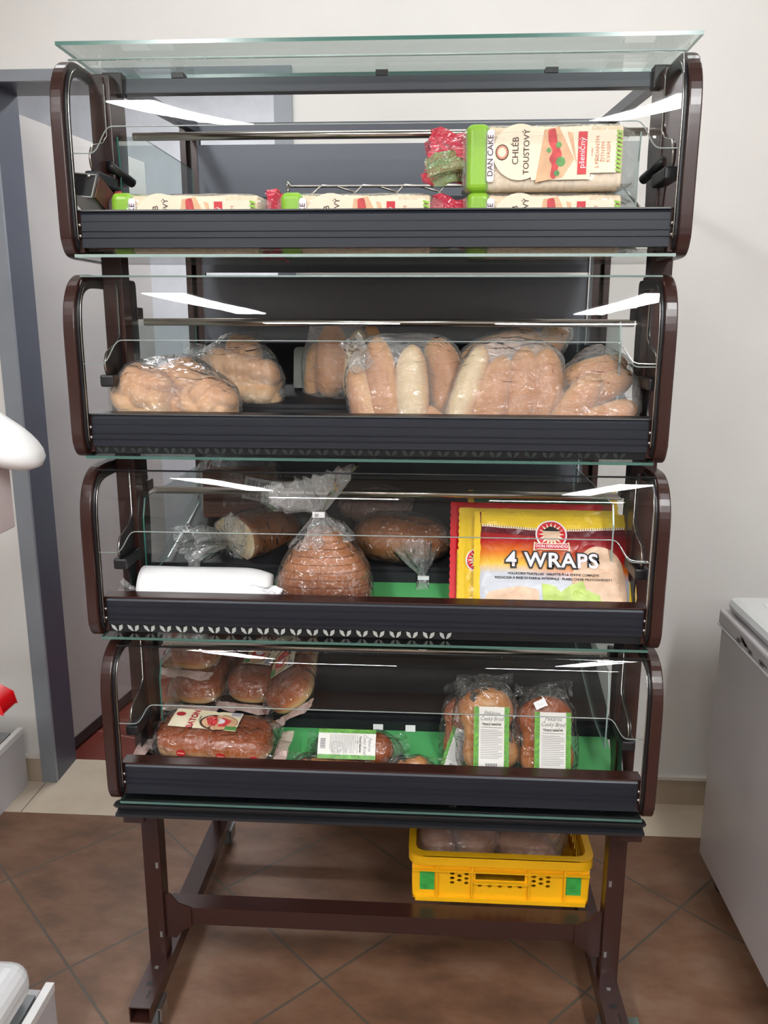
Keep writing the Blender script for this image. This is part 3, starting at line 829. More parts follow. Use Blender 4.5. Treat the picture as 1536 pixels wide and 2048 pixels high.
rnd = random.Random(4)
for k in range(26):
    y = 0.95 + rnd.random() * 1.02; z = 0.750 + rnd.random() * 0.016; a = 0.004 + rnd.random() * 0.006
    for j in range(2):
        yy = y + j * 0.012
        bm.faces.new([bm.verts.new((0.8496, yy + a * cos(t * 1.05) * (1 + .3 * rnd.random()), z + a * 0.7 * sin(t * 1.05))) for t in range(6)])
setp(F(finish(bm, 'scuff_marks', plain('scuff_grey', srgb(128, 122, 122), 0.6))), kind='stuff')
for x in (0.90, 1.57):
    for y in (0.66, 2.0):
        bm = bmesh.new(); bmesh.ops.create_cone(bm, cap_ends=True, segments=20, radius1=0.033, radius2=0.033, depth=0.022, matrix=Matrix.Translation((x, y, 0.033)) @ Matrix.Rotation(pi / 2, 4, 'Y'))
        F(finish(bm, 'caster', M_BLACK, bevel=0.003))
cp = crumple('paper_sheet', 0.14, 0.10, plain('cream_paper', srgb(232, 222, 200), 0.6), loc=(1.075, 1.83, 0.830), rot=(radians(-88), 0, radians(20)), amp=0.006, seed=3, n=14)
setp(cp, 'creased cream paper lying on the freezer lid', 'paper')

# ------------------------------------------------------------------ shop shelving at the edge of the picture
M_SHG = plain('light_grey_shelf_steel', srgb(196, 194, 198), 0.4, var=0.02)
M_SHD = plain('grey_shelf_top', srgb(138, 142, 144), 0.35, 0.3)
def plinth(name, x0, x1, y0, y1, h, label):
    t = empty(name, ((x0 + x1) / 2, (y0 + y1) / 2, 0)); setp(t, label, 'shelf')
    c = t.location
    for nm, a, m in (('plinth', (x0, x1 - 0.002, y0, y1, 0.0, h - 0.02), M_SHG), ('shelf_top', (x0, x1 - 0.026, y0, y1 - 0.03, h - 0.02, h - 0.004), M_SHD),
                     ('edge_strip', (x1 - 0.018, x1, y0, y1, h - 0.02, h), M_WHITE), ('gap_strip', (x1 - 0.026, x1 - 0.018, y0, y1, h - 0.02, h - 0.012), M_BLACK)):
        o = boxo(nm, *a, m, None, 0.001); o.parent = t; o.location = Vector(o.location) - c
    return t
plinth('gondola_shelf', -1.85, -1.222, 1.85, 2.395, 0.205, 'low grey shop shelf base with a white edge strip by the door frame')
su = plinth('shelf_unit', -1.30, -0.660, 0.55, 1.395, 0.172, 'grey shelving unit with a white-edged base in the near left corner')
for z in (0.66, 1.13):
    o = boxo('shelf_board', -1.28, -0.74, 0.57, 1.38, z, z + 0.02, M_SHG, None, 0.001); o.parent = su; o.location = Vector(o.location) - su.location
for y in (0.60, 1.33):
    o = boxo('upright', -1.30, -1.26, y, y + 0.03, 0.15, 1.7, M_SHG, None, 0.001); o.parent = su; o.location = Vector(o.location) - su.location
# white tub with rust marks
m = bread('rust_stained_white', srgb(226, 228, 230), srgb(224, 227, 229), srgb(214, 217, 220), lo=-0.2, hi=-0.1, nscale=3, rough=0.15, bump=0.02, spots=(srgb(120, 62, 30), 16, 0.70))
tb = finish((lambda b: (box(b, -0.17, 0.17, -0.33, 0.33, -0.045, 0.045), b)[1])(bmesh.new()), 'plastic_tub', m, loc=(-0.852, 1.04, 0.2175), bevel=0.04)
tb.modifiers[0].segments = 5
setp(tb, 'glossy white plastic tub with brown rust spots on the near shelf base', 'tub')
# pale box, white bag, red packet on the shelves
pb = boxo('cardboard_box', -0.98, -0.622, 1.02, 1.352, 1.151, 1.262, plain('pale_pink_carton', srgb(206, 192, 192), 0.6), None, 0.003)
setp(pb, 'pale pinkish box under the white plastic bag', 'box')
bm = lobed_bm([ell((-0.05, 0, 0), (0.17, 0.13, 0.055)), ell((0.09, 0.02, -0.005), (0.09, 0.07, 0.035), (0, 0.45, 0)), ell((0.0, 0, 0.02), (0.10, 0.11, 0.05))], p=10, sub=5, wob=0.010, wscale=14, seed=2)
wb = finish(bm, 'plastic_bag', plain('white_plastic_film', srgb(238, 238, 238), 0.35, var=0.02), None, True, loc=(-0.725, 1.31, 1.312))
setp(wb, 'white plastic bag bulging over the pale box', 'bag')
bm = bmesh.new(); P_ = [(-0.20, 0.0), (-0.20, 0.16), (-0.05, 0.15), (0.02, 0.125), (0.060, 0.103), (0.066, 0.078), (0.045, 0.082), (0.022, 0.052), (0.0, 0.02), (-0.01, 0.0)]
me = plate2d(P_, [], 0.05); me.transform(Matrix(((1, 0, 0, 0), (0, 0, -1, 0), (0, 1, 0, 0), (0, 0, 0, 1)))); bm.free()
rp = link('snack_packet', me, plain('glossy_red_foil', srgb(196, 14, 22), 0.25), None, loc=(-0.722, 1.36, 0.735), rot=(0, 0, 0)); setp(rp, 'glossy red packet standing on the shelving unit', 'packet')
md = rp.modifiers.new('bevel', 'BEVEL'); md.width = 0.006; md.segments = 2

# ------------------------------------------------------------------ yellow bread crate on the lower stretchers
M_YEL = plain('yellow_crate_plastic', srgb(240, 180, 20), 0.4, var=0.05)
M_CRG = plain('green_worn_print', srgb(58, 160, 70), 0.5, var=0.3, scale=40)
crate = empty('bread_crate', (0.268, 1.92, 0.2265)); setp(crate, 'yellow plastic bread crate on the lower crossbars of the rack', 'crate'); crate.scale = (1, 1, 0.80)
CW, CD, CH = 0.200, 0.29, 0.145
def xz(me, y0):   # plate in XY -> upright XZ, thickness along +Y
    me.transform(Matrix(((1, 0, 0, 0), (0, 0, 1, y0), (0, 1, 0, 0), (0, 0, 0, 1)))); return me
for s, nm in ((-1, 'front_wall'), (1, 'rear_wall')):
    holes = [rect2(-0.055, 0.066, 0.055, 0.089)]
    for k in range(5): holes.append(circle2((k - 2) * 0.0225, 0.048, 0.0052, 10))
    for sx in (-1, 1):
        for (dx, dz) in ((-.016, 0), (.016, 0), (0, -.007), (-.016, -.0145), (0.016, -.0145), (0, -.021), (-.016, -.029), (.016, -.029)): holes.append(circle2(sx * 0.091 + dx, 0.083 + dz, 0.0053, 10))
    me = plate2d(round_poly(rect2(-CW + 0.004, 0.0, CW - 0.004, CH), [0.02, 0.02, 0.0, 0.0]), holes, 0.003)
    fw = link(nm, xz(me, -0.0015), M_YEL, crate, loc=(0, s * CD, 0))
    bm = bmesh.new(); e = s * 0.0015
    def bar(x0, x1, z0, z1, d=0.011): box(bm, x0, x1, min(e, s * d), max(e, s * d), z0, z1)
    for x in (-0.142, -0.063, 0.063, 0.142): bar(x - 0.0015, x + 0.0015, 0.012, 0.118)
    bar(-0.063, 0.063, 0.060, 0.064); bar(-CW + 0.004, CW - 0.004, 0.098, 0.101, 0.014); bar(-CW + 0.01, CW - 0.01, 0.0, 0.012, 0.010)
    finish(bm, 'ribs', M_YEL, fw)
    for sx in (-1, 1):
        bm = bmesh.new(); a, b_ = sorted((sx * 0.147, sx * 0.180)); box(bm, a, b_, min(s * 0.0016, s * 0.0024), max(s * 0.0016, s * 0.0024), 0.030, 0.094)
        finish(bm, 'green_print', M_CRG, fw)
for s in (-1, 1):
    holes = [rect2(-0.26 + k * 0.026, 0.03, -0.26 + k * 0.026 + 0.013, 0.09) for k in range(20)]
    me = plate2d(rect2(-CD, 0, CD, CH), holes, 0.003)
    me.transform(Matrix(((0, 0, 1, -0.0015), (1, 0, 0, 0), (0, 1, 0, 0), (0, 0, 0, 1)))); link('side_wall', me, M_YEL, crate, loc=(s * (CW - 0.004), 0, 0))
bm = bmesh.new(); box(bm, -CW + 0.006, CW - 0.006, -CD, CD, 0.0, 0.004); finish(bm, 'crate_base', M_YEL, crate)
ro = round_poly(rect2(-CW - 0.006, -CD - 0.014, CW + 0.006, CD + 0.014), 0.035, 8); ri = round_poly(rect2(-CW + 0.010, -CD + 0.003, CW - 0.010, CD - 0.003), 0.028, 8)
link('rim', plate2d(ro, [ri], 0.004), M_YEL, crate, loc=(0, 0, CH))
link('rim_lower', plate2d(round_poly(rect2(-CW - 0.004, -CD - 0.012, CW + 0.004, CD + 0.012), 0.035, 8), [ri], 0.003), M_YEL, crate, loc=(0, 0, 0.118))
me = plate2d(ro, [round_poly(rect2(-CW - 0.0035, -CD - 0.0115, CW + 0.0035, CD + 0.0115), 0.033, 8)], 0.030); link('rim_skirt', me, M_YEL, crate, loc=(0, 0, 0.118))
M_LOAFB = bread('crate_loaf_crust', srgb(160, 98, 58), srgb(190, 134, 90), srgb(206, 160, 120), lo=-0.05, hi=0.05, nscale=18)
spots_ = [((0.125, 1.76, 0.292), (0.045, 0.085, 0.052), 0.2, 'round brown loaf in the crate against its left wall'),
          ((0.222, 1.78, 0.294), (0.050, 0.095, 0.055), -0.1, 'oblong brown loaf in the crate, second from its left wall'),
          ((0.325, 1.765, 0.280), (0.048, 0.10, 0.046), 0.9, 'brown loaf lying crosswise in the crate beside its right wall'),
          ((0.385, 1.85, 0.294), (0.050, 0.075, 0.05), 0.5, 'small brown loaf at the back right of the crate'),
          ((0.28, 1.95, 0.294), (0.09, 0.06, 0.05), 0.1, 'wide brown loaf in the middle of the crate')]
cr = []
for k, (c, r, a, lab) in enumerate(spots_):
    bm = lobed_bm([ell((0, 0, 0), r)], sub=4, wob=0.08, wscale=18, seed=k, flat=-r[2] * .8); o = finish(bm, 'bread_loaf', M_LOAFB, None, True, loc=c, rot=(0, 0, a)); setp(o, lab, 'bread', 'loaves in the yellow crate'); cr.append(o)
for grp, lab in (((0, 1), 'clear plastic bag around the two left loaves in the crate'), ((2, 3, 4), 'clear plastic bag around the right loaves in the crate')):
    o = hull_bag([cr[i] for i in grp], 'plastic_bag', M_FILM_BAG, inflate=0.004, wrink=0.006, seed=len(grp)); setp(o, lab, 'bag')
tl = ruffle('bag_tail', [(0.13, 1.80, 0.335), (0.15, 1.82, 0.345), (0.19, 1.84, 0.350)], [0.008, 0.02, 0.035], M_FILM_TAIL, seed=3); tl.parent = o; tl.location = -Vector(o.location)

#====PACKS====
# ------------------------------------------------------------------ small print helpers
def flat_at(y): return lambda u, v: (Vector((u, y, v)), Vector((0, -1, 0)))
def tmesh(s, size, x, z, rot=0.0, offset=0.0, sx=1.0, spacing=1.0, shear=0.0, align='CENTER'):
    me = text_mesh(s, size, offset, align, spacing, shear)
    me.transform(Matrix.Translation((x, z, 0)) @ Matrix.Rotation(rot, 4, 'Z') @ Matrix.Diagonal((sx, 1, 1, 1)))
    return me
def deco(name, polys, fn, mat, parent, lift=0.0008, maxlen=0.012):
    return finish(drape(polys, fn, maxlen, lift), name, mat, parent)

# ------------------------------------------------------------------ toast bread packs (top tier)
M_CRUMB = bread('toast_slices', srgb(240, 216, 182), srgb(248, 232, 206), srgb(250, 240, 222), lo=-0.04, hi=0.06, nscale=20, rough=0.6, bump=0.15)
M_CREAM = plain('cream_print', srgb(240, 226, 200), 0.4)
M_LIME = plain('lime_print', srgb(138, 188, 52), 0.35)
M_DKBR = plain('dark_brown_print', srgb(74, 48, 40), 0.5)
M_CRIM = plain('crimson_print', srgb(206, 40, 62), 0.4)
M_LILAC = plain('white_print', srgb(240, 232, 238), 0.4)
M_ORPR = plain('terracotta_print', srgb(214, 140, 110), 0.5)
M_LEAFG = plain('leaf_green_print', srgb(96, 150, 84), 0.5, var=0.3, scale=60)
M_TOMATO = plain('tomato_print', srgb(204, 66, 68), 0.5, var=0.3, scale=60)
M_TOASTPR = plain('toast_print', srgb(224, 178, 138), 0.5, var=0.15, scale=40)
M_FILM_TOAST = film('toast_wrapper', 0.10, 1.3, 16, 0.5, hazecol=(0.95, 0.93, 0.88), rough=0.15)
M_TAILRED = film('crumpled_red_wrapper', 0.75, 2.2, 26, 1.0, hazecol=(0.72, 0.05, 0.10), rough=0.12, dist=0.03)
M_TAILCLR = film('crumpled_green_wrapper', 0.45, 2.4, 26, 1.0, hazecol=(0.35, 0.55, 0.25), rough=0.12, dist=0.03)
TL, TH, TD = 0.262, 0.104, 0.088
def toast_pack(label, loc, rot=(0, 0, 0), tail=1.0):
    t = empty('toast_bread_pack', loc, rot); setp(t, label, 'toast bread', 'packs of toast bread in the top tier')
    # slices: rounded cross-section along x with a groove at every slice
    bm = bmesh.new(); prof = round_poly(rect2(-TD / 2, 0, TD / 2, TH), 0.016, 4); n = 22; rings = []
    for k in range(n * 4 + 1):
        f = (k % 4); sc = 1.0 - (0.018 if f == 0 else 0.0); x = 0.004 + (TL - 0.008) * k / (n * 4)
        wv = 1 + 0.012 * sin(k * 0.9) + 0.01 * sin(k * 0.31)
        rings.append([bm.verts.new((x, y * sc * wv, TH / 2 + (z - TH / 2) * sc * (0.98 + 0.012 * sin(k * 0.2)))) for y, z in prof])
    for a, b in zip(rings, rings[1:]):
        for i in range(len(prof)): bm.faces.new((a[i], a[(i + 1) % len(prof)], b[(i + 1) % len(prof)], b[i]))
    bm.faces.new(rings[0]); bm.faces.new(rings[-1])
    finish(bm, 'bread_slices', M_CRUMB, t, True)
    # film
    bm = bmesh.new(); rings = []
    for k in range(41):
        x = -0.006 + (TL + 0.024) * k / 40; e = min(1, (k / 40) * 10 + 0.55, (1 - k / 40) * 7 + 0.25)
        rings.append([bm.verts.new((x, y * 1.05 * (0.55 + 0.45 * e) * (1 + 0.02 * nz((x, y, z), 40)), TH / 2 + (z - TH / 2) * (1.03 * (0.7 + 0.3 * e) + 0.03 * nz((x, y, z), 30, 4)))) for y, z in prof])
    for a, b in zip(rings, rings[1:]):
        for i in range(len(prof)): bm.faces.new((a[i], a[(i + 1) % len(prof)], b[(i + 1) % len(prof)], b[i]))
    finish(bm, 'wrapper', M_FILM_TOAST, t, True)
    y = -TD / 2 * 1.06 - 0.0012; fn = flat_at(y)
    bm = bmesh.new(); box(bm, 0.0, 0.040, -TD / 2 - 0.003, TD / 2 + 0.003, -0.001, TH + 0.003)
    g = finish(bm, 'green_band', M_LIME, t, bevel=0.012); g.modifiers[0].segments = 4
    deco('cream_label', [circle2(0.088, 0.060, 0.044, 30)], flat_at(y - 0.0003), M_CREAM, t)
    deco('cream_label', [rect2(0.108, 0.016, 0.205, 0.098), rect2(0.205, 0.026, 0.248, 0.092)], fn, M_CREAM, t)
    deco('brand_strip', [round_poly(rect2(0.034, 0.014, 0.046, 0.096), 0.005, 3)], flat_at(y - 0.0006), M_LILAC, t)
    deco('brand_lettering', tmesh('DAN CAKE', 0.0130, 0.040, 0.055, pi / 2, 0.0001), flat_at(y - 0.0012), M_DKBR, t)
    b = deco('brand_seal', [circle2(0.059, 0.060, 0.0110, 22, 0.0125)], flat_at(y - 0.0008), M_DKBR, t)
    deco('brand_seal_face', [circle2(0.059, 0.060, 0.0092, 22, 0.0106)], flat_at(y - 0.0013), M_ORPR, b); deco('brand_seal_core', [circle2(0.059, 0.060, 0.0065, 18, 0.0075)], flat_at(y - 0.0016), M_CREAM, b)
    deco('product_lettering', tmesh('CHLÉB', 0.0145, 0.0815, 0.062, pi / 2, 0.0001), flat_at(y - 0.0010), M_DKBR, t)
    deco('product_lettering', tmesh('TOUSTOVÝ', 0.0135, 0.0995, 0.060, pi / 2, 0.0001), flat_at(y - 0.0010), M_DKBR, t)
    # sandwich picture
    deco('sandwich_toast', [[(0.115, 0.012), (0.128, 0.094), (0.152, 0.098), (0.178, 0.048), (0.160, 0.020)], [(0.166, 0.090), (0.174, 0.088), (0.183, 0.040), (0.179, 0.050)]], flat_at(y - 0.0009), M_TOASTPR, t)
    deco('sandwich_tomato', [round_poly([(0.134, 0.094), (0.146, 0.096), (0.150, 0.074), (0.158, 0.055), (0.152, 0.034), (0.147, 0.016), (0.139, 0.02), (0.142, 0.04), (0.136, 0.048), (0.143, 0.06), (0.135, 0.075)], 0.004, 3)], flat_at(y - 0.0013), M_TOMATO, t)
    deco('sandwich_salad', [circle2(0.156, 0.044, 0.008, 9), circle2(0.152, 0.070, 0.005, 8), circle2(0.136, 0.062, 0.004, 7), circle2(0.150, 0.026, 0.005, 7)], flat_at(y - 0.0016), M_LEAFG, t)
    deco('red_strip', [rect2(0.184, 0.024, 0.1985, 0.090)], flat_at(y - 0.0012), M_RED, t)
    deco('red_strip_lettering', tmesh('pšeničný', 0.0135, 0.1908, 0.057, pi / 2), flat_at(y - 0.0018), M_LILAC, t)
    for i_, (xx, s_) in enumerate(((0.207, 'vhodný'), (0.216, 'S PŘIDANÝM'), (0.225, 'ŽITNÝM'), (0.234, 'KVASEM'))):
        deco('small_lettering', tmesh(s_, 0.0048 if i_ == 0 else 0.0088, xx, 0.058, pi / 2, 0.0), flat_at(y - 0.0010), M_ORPR, t)
    for k in range(10):
        z = 0.026 + k * 0.0066
        if k == 0: st = []
        st.append([(0.246, z + 0.003), (0.256, z), (0.256, z + 0.0038), (0.246, z + 0.0068)])
    deco('green_stripes', st, flat_at(y - 0.0008), M_LIME, t)
    # gathered end
    bm = bmesh.new(); ruffle_bm(bm, [(0.0, 0, TH * .55), (-0.018 * tail, 0, TH * .55), (-0.034 * tail, 0.0, TH * .57), (-0.052 * tail, -0.004, TH * .60), (-0.066 * tail, -0.006, TH * .62)], [0.036, 0.033, 0.037, 0.040, 0.036], folds=5, amp=0.16, seg=56, seed=int(loc[0] * 100), squash=(1.25, 0.6))
    finish(bm, 'gathered_end', M_TAILRED, t, False)
    bm = bmesh.new(); ruffle_bm(bm, [(0.0, -0.006, TH * .45), (-0.024 * tail, -0.030, TH * .42), (-0.045 * tail, -0.036, TH * .38), (-0.062 * tail, -0.03, TH * .32)], [0.018, 0.017, 0.019, 0.016], folds=4, amp=0.3, seg=40, seed=7, squash=(1.2, 0.7))
    finish(bm, 'gathered_end', M_TAILCLR, t, False)
    return t
z0 = 1.6245
toast_pack('toast bread pack lying in the top tier by the metal tube end', (-0.466, 1.530, z0 - 0.012), (0, 0, 0), 0.35)
toast_pack('toast bread pack in the middle of the top tier between two others', (-0.168, 1.530, z0 - 0.013), (0, 0, 0), 0.6)
toast_pack('toast bread pack at the bottom, carrying another toast pack', (0.152, 1.528, z0 - 0.015), (0, 0, 0))
toast_pack('toast bread pack standing on top of another, its full label readable', (0.150, 1.528, 1.7165), (0, radians(-0.5), 0))

# ------------------------------------------------------------------ rolls
M_ROLL = bread('roll_crust', srgb(184, 120, 60), srgb(208, 156, 98), srgb(218, 192, 148), axis=1, lo=0.022, hi=-0.03, nscale=10, nmix=0.35, bump=0.1)
def roll_bm(L, Rr, bend=0.0, flatx=1.0, seed=0):
    bm = bmesh.new(); n = 22; seg = 20; rings = []
    for i in range(n + 1):
        t = i / n; z = (t - 0.5) * L
        r = Rr * max(0.02, (1 - abs(2 * t - 1) ** 4.5)) ** 0.5 * (0.80 + 0.20 * sin(pi * t)) * (1 + 0.03 * nz((t * 3, seed, 0), 1.5))
        cx_ = bend * (1 - (2 * t - 1) ** 2)
        rings.append([bm.verts.new((cx_ + r * flatx * cos(2 * pi * k / seg) * (1 + 0.04 * nz((cos(k * .314), sin(k * .314), t * 4), 1.3, seed)), r * sin(2 * pi * k / seg), z)) for k in range(seg)])
    for a, b in zip(rings, rings[1:]):
        for k in range(seg): bm.faces.new((a[k], a[(k + 1) % seg], b[(k + 1) % seg], b[k]))
    bm.faces.new(rings[0]); bm.faces.new(rings[-1])
    return bm
def roll(label, loc, lean_x, lean_y, spin, L=0.18, Rr=0.029, bend=0.0, group=None):
    """lean_x tips the top towards +x, lean_y tips it back, spin turns the brown face"""
    k = int(abs(loc[0]) * 1000)
    o = finish(roll_bm(L, Rr, bend, 1.0, k), 'bread_roll', M_ROLL, None, True, loc=loc)
    o.rotation_mode = 'QUATERNION'
    q = (Matrix.Rotation(lean_x, 4, 'Y') @ Matrix.Rotation(-lean_y, 4, 'X') @ Matrix.Rotation(spin, 4, 'Z')).to_quaternion(); o.rotation_quaternion = q
    setp(o, label, 'bread roll', group); return o
r = radians
G1 = 'rolls standing in the bag beside the black ledge'; G2 = 'rolls in the middle bag'; G3 = 'rolls in the wide bag'; G4 = 'rolls in the bag by the right frame'; G5 = 'rolls in the bag behind'
b1 = [roll('brown roll standing at the middle of the small bag behind the ledge', (-0.118, 1.775, 1.420), r(2), r(12), r(5), 0.160, 0.034, group=G1),
      roll('pale roll standing at the right in the small bag behind the ledge', (-0.066, 1.770, 1.410), r(6), r(10), r(160), 0.155, 0.025, group=G1),
      roll('thin shaded roll at the left edge of the small bag behind the ledge', (-0.158, 1.79, 1.395), r(4), r(10), r(40), 0.125, 0.020, group=G1)]
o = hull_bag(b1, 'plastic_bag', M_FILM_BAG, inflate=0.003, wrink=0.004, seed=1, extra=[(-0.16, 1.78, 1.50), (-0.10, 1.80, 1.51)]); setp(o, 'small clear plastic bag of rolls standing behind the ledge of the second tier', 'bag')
roll('roll end peeking up behind the middle roll bag', (-0.034, 1.84, 1.43), r(-4), r(12), r(20), 0.14, 0.022)
d = [roll('brown-edged pale roll leaning outwards at the left of the middle bag', (-0.030, 1.555, 1.350), r(-14), r(14), r(-60), 0.155, 0.027, group=G2),
     roll('tall golden roll with a brown top in the middle bag', (0.006, 1.560, 1.381), r(-9), r(14), r(-25), 0.192, 0.031, group=G2),
     roll('cream-white roll showing its pale side in the middle bag', (0.066, 1.545, 1.372), r(-4), r(10), r(150), 0.180, 0.032, 0.006, group=G2),
     roll('curved golden roll at the right of the middle bag', (0.110, 1.600, 1.400), r(-6), r(12), r(20), 0.150, 0.036, 0.012, group=G2),
     roll('short roll lying low between the middle bag and the wide bag', (0.104, 1.545, 1.316), r(-50), r(6), r(10), 0.085, 0.024, group=G2)]
o = hull_bag(d, 'plastic_bag', M_FILM_BAG, inflate=0.003, wrink=0.005, seed=2, extra=[(-0.045, 1.57, 1.455)]); setp(o, 'clear plastic bag of upright rolls in the middle of the second tier', 'bag')
q = crumple('bag_ear', 0.045, 0.06, M_FILM_TAIL, o, loc=Vector((-0.040, 1.535, 1.448)) - o.location, rot=(0, r(-30), 0), amp=0.02, seed=5, n=14)
e = [roll('pale cream roll leaning at the left of the wide bag', (0.162, 1.555, 1.372), r(19), r(12), r(140), 0.188, 0.027, group=G3),
     roll('golden roll beside the pale one in the wide bag', (0.212, 1.55, 1.360), r(14), r(14), r(10), 0.172, 0.032, group=G3),
     roll('golden roll third from the left in the wide bag', (0.262, 1.56, 1.370), r(7), r(14), r(-5), 0.180, 0.031, group=G3),
     roll('golden roll at the right end of the wide bag', (0.311, 1.56, 1.372), r(-1), r(12), r(0), 0.170, 0.032, group=G3)]
o = hull_bag(e, 'plastic_bag', M_FILM_BAG, inflate=0.003, wrink=0.006, seed=3, extra=[(0.25, 1.60, 1.475), (0.33, 1.58, 1.455)]); setp(o, 'wide clear plastic bag with four leaning rolls in the second tier', 'bag')
e2 = [roll('roll lying crosswise behind the wide bag', (0.235, 1.72, 1.450), r(72), r(10), r(0), 0.17, 0.030, group=G5),
      roll('roll with a pale end behind the wide bag at its right', (0.325, 1.75, 1.445), r(40), r(15), r(60), 0.15, 0.030, group=G5)]
o = hull_bag(e2, 'plastic_bag', M_FILM_BAG, inflate=0.004, wrink=0.008, seed=4, extra=[(0.37, 1.70, 1.47)]); setp(o, 'clear plastic bag of rolls behind the wide bag', 'bag')
g = [roll('golden roll leaning diagonally at the left of the corner bag', (0.358, 1.54, 1.350), r(40), r(12), r(5), 0.150, 0.029, group=G4),
     roll('golden roll lying low in the corner bag by the right frame', (0.408, 1.53, 1.325), r(68), r(8), r(0), 0.145, 0.029, group=G4),
     roll('golden roll lying over the others in the corner bag', (0.412, 1.58, 1.375), r(62), r(8), r(10), 0.140, 0.028, group=G4),
     roll('topmost roll of the corner bag with a shiny end', (0.405, 1.60, 1.412), r(75), r(10), r(0), 0.13, 0.026, group=G4)]
o = hull_bag(g, 'plastic_bag', M_FILM_BAG, inflate=0.004, wrink=0.006, seed=6, extra=[(0.390, 1.56, 1.455), (0.472, 1.53, 1.385)]); setp(o, 'clear plastic bag of rolls pressed against the right frame of the second tier', 'bag')

# ------------------------------------------------------------------ braided loaves
M_BRAID = bread('braid_crust', srgb(190, 126, 68), srgb(216, 164, 106), srgb(230, 202, 156), axis=2, lo=-0.05, hi=0.05, nscale=13, nmix=0.55, bump=0.08)
def bun(label, loc, s=1.0, seed=0, rot=(0, 0, 0), group=None):
    lobes = [ell((0, 0, 0), (0.043 * s, 0.040 * s, 0.045 * s)), ell((0.004 * s, -0.030 * s, 0.003 * s), (0.020 * s, 0.018 * s, 0.017 * s), (0, seed, 0))]
    for k in range(5):
        a = k * 2 * pi / 5 + seed; c = (cos(a) * 0.024 * s, -0.014 * s, sin(a) * 0.026 * s)
        lobes.append(ell(c, (0.031 * s, 0.030 * s, 0.017 * s), (0, -a + 1.15, 0)))
    o = finish(lobed_bm(lobes, p=26, sub=5, wob=0.05, wscale=20, seed=seed), 'braided_bun', M_BRAID, None, True, loc=loc, rot=rot)
    setp(o, label, 'braided bread', group); return o
GB = 'braided buns in the front bag'
u = [bun('braided bun at the left in the front bag of the second tier', (-0.444, 1.548, 1.362), 1.30, 1, group=GB),
     bun('braided bun at the right in the front bag of the second tier', (-0.316, 1.535, 1.346), 1.18, 2, group=GB),
     bun('braided bun peeking over between the two front ones', (-0.392, 1.615, 1.385), 1.05, 3, group=GB),
     bun('small braided bun low in the gap of the front bag', (-0.385, 1.560, 1.325), 0.82, 6, group=GB)]
o = hull_bag(u, 'plastic_bag', M_FILM_BAG, inflate=0.003, wrink=0.005, seed=8, extra=[(-0.505, 1.54, 1.30), (-0.27, 1.52, 1.295)]); setp(o, 'clear plastic bag of braided buns at the left front of the second tier', 'bag')
lob = [ell((0, 0, 0), (0.080, 0.040, 0.040))]
for k in range(5):
    for s_ in (-1, 1): lob.append(ell((-0.054 + k * 0.027, -0.016, s_ * 0.020), (0.028, 0.028, 0.022), (0, s_ * 0.75, 0)))
lob.append(ell((0.074, -0.01, -0.028), (0.017, 0.017, 0.017)))
o1 = finish(lobed_bm(lob, p=30, sub=6, wob=0.04, wscale=20, seed=3), 'braided_loaf', M_BRAID, None, True, loc=(-0.298, 1.755, 1.384), rot=(0, r(12), r(-8))); setp(o1, 'long plaited loaf lying behind the front bag on the black shelf', 'braided bread')
o1.scale = (1.0, 1.1, 1.15)
o2 = bun('braided bun lying on the long plaited loaf', (-0.312, 1.80, 1.432), 0.95, 5)
o3 = bun('braided bun shadowed behind the plaited loaf', (-0.375, 1.80, 1.405), 0.85, 7)
o = hull_bag([o1, o2, o3], 'plastic_bag', M_FILM_BAG, inflate=0.004, wrink=0.006, seed=9, extra=[(-0.405, 1.75, 1.425)]); setp(o, 'clear plastic bag around the long plaited loaf', 'bag')
crumple('bag_ear', 0.07, 0.045, M_FILM_TAIL, o, loc=Vector((-0.385, 1.73, 1.437)) - o.location, rot=(0, r(-10), 0), amp=0.02, seed=15, n=16)
# grey-green tray standing behind the rolls
me = plate2d(round_poly(rect2(-0.020, 0, 0.020, 0.088), [0.003, 0.003, 0.012, 0.012], 6), [], 0.01); xz(me, 0)
tr = link('plastic_tray', me, plain('olive_grey_plastic', srgb(92, 92, 84), 0.5), None, loc=(-0.182, 1.785, 1.362), rot=(r(-10), 0, 0)); setp(tr, 'upright olive-grey plastic tray beside the small roll bag', 'tray')

# ------------------------------------------------------------------ third tier: loaves
M_CRUST = bread('loaf_crust', srgb(112, 62, 30), srgb(146, 88, 46), srgb(182, 130, 80), axis=2, lo=-0.09, hi=0.10, nscale=16, nmix=0.6, bump=0.2)
M_SLICED = bread('sliced_crust', srgb(164, 102, 58), srgb(126, 72, 42), srgb(78, 40, 28), axis=2, lo=0.01, hi=0.12, nscale=14, nmix=0.35, bump=0.2)
M_RYE = bread('rye_crust', srgb(92, 58, 46), srgb(108, 68, 52), srgb(120, 78, 60), nscale=30, nmix=0.5, bump=0.15)
M_CUT = bread('pale_cut_face', srgb(206, 176, 134), srgb(222, 198, 160), srgb(230, 210, 176), nscale=24, nmix=0.8, rough=0.8, bump=0.35, bscale=160)
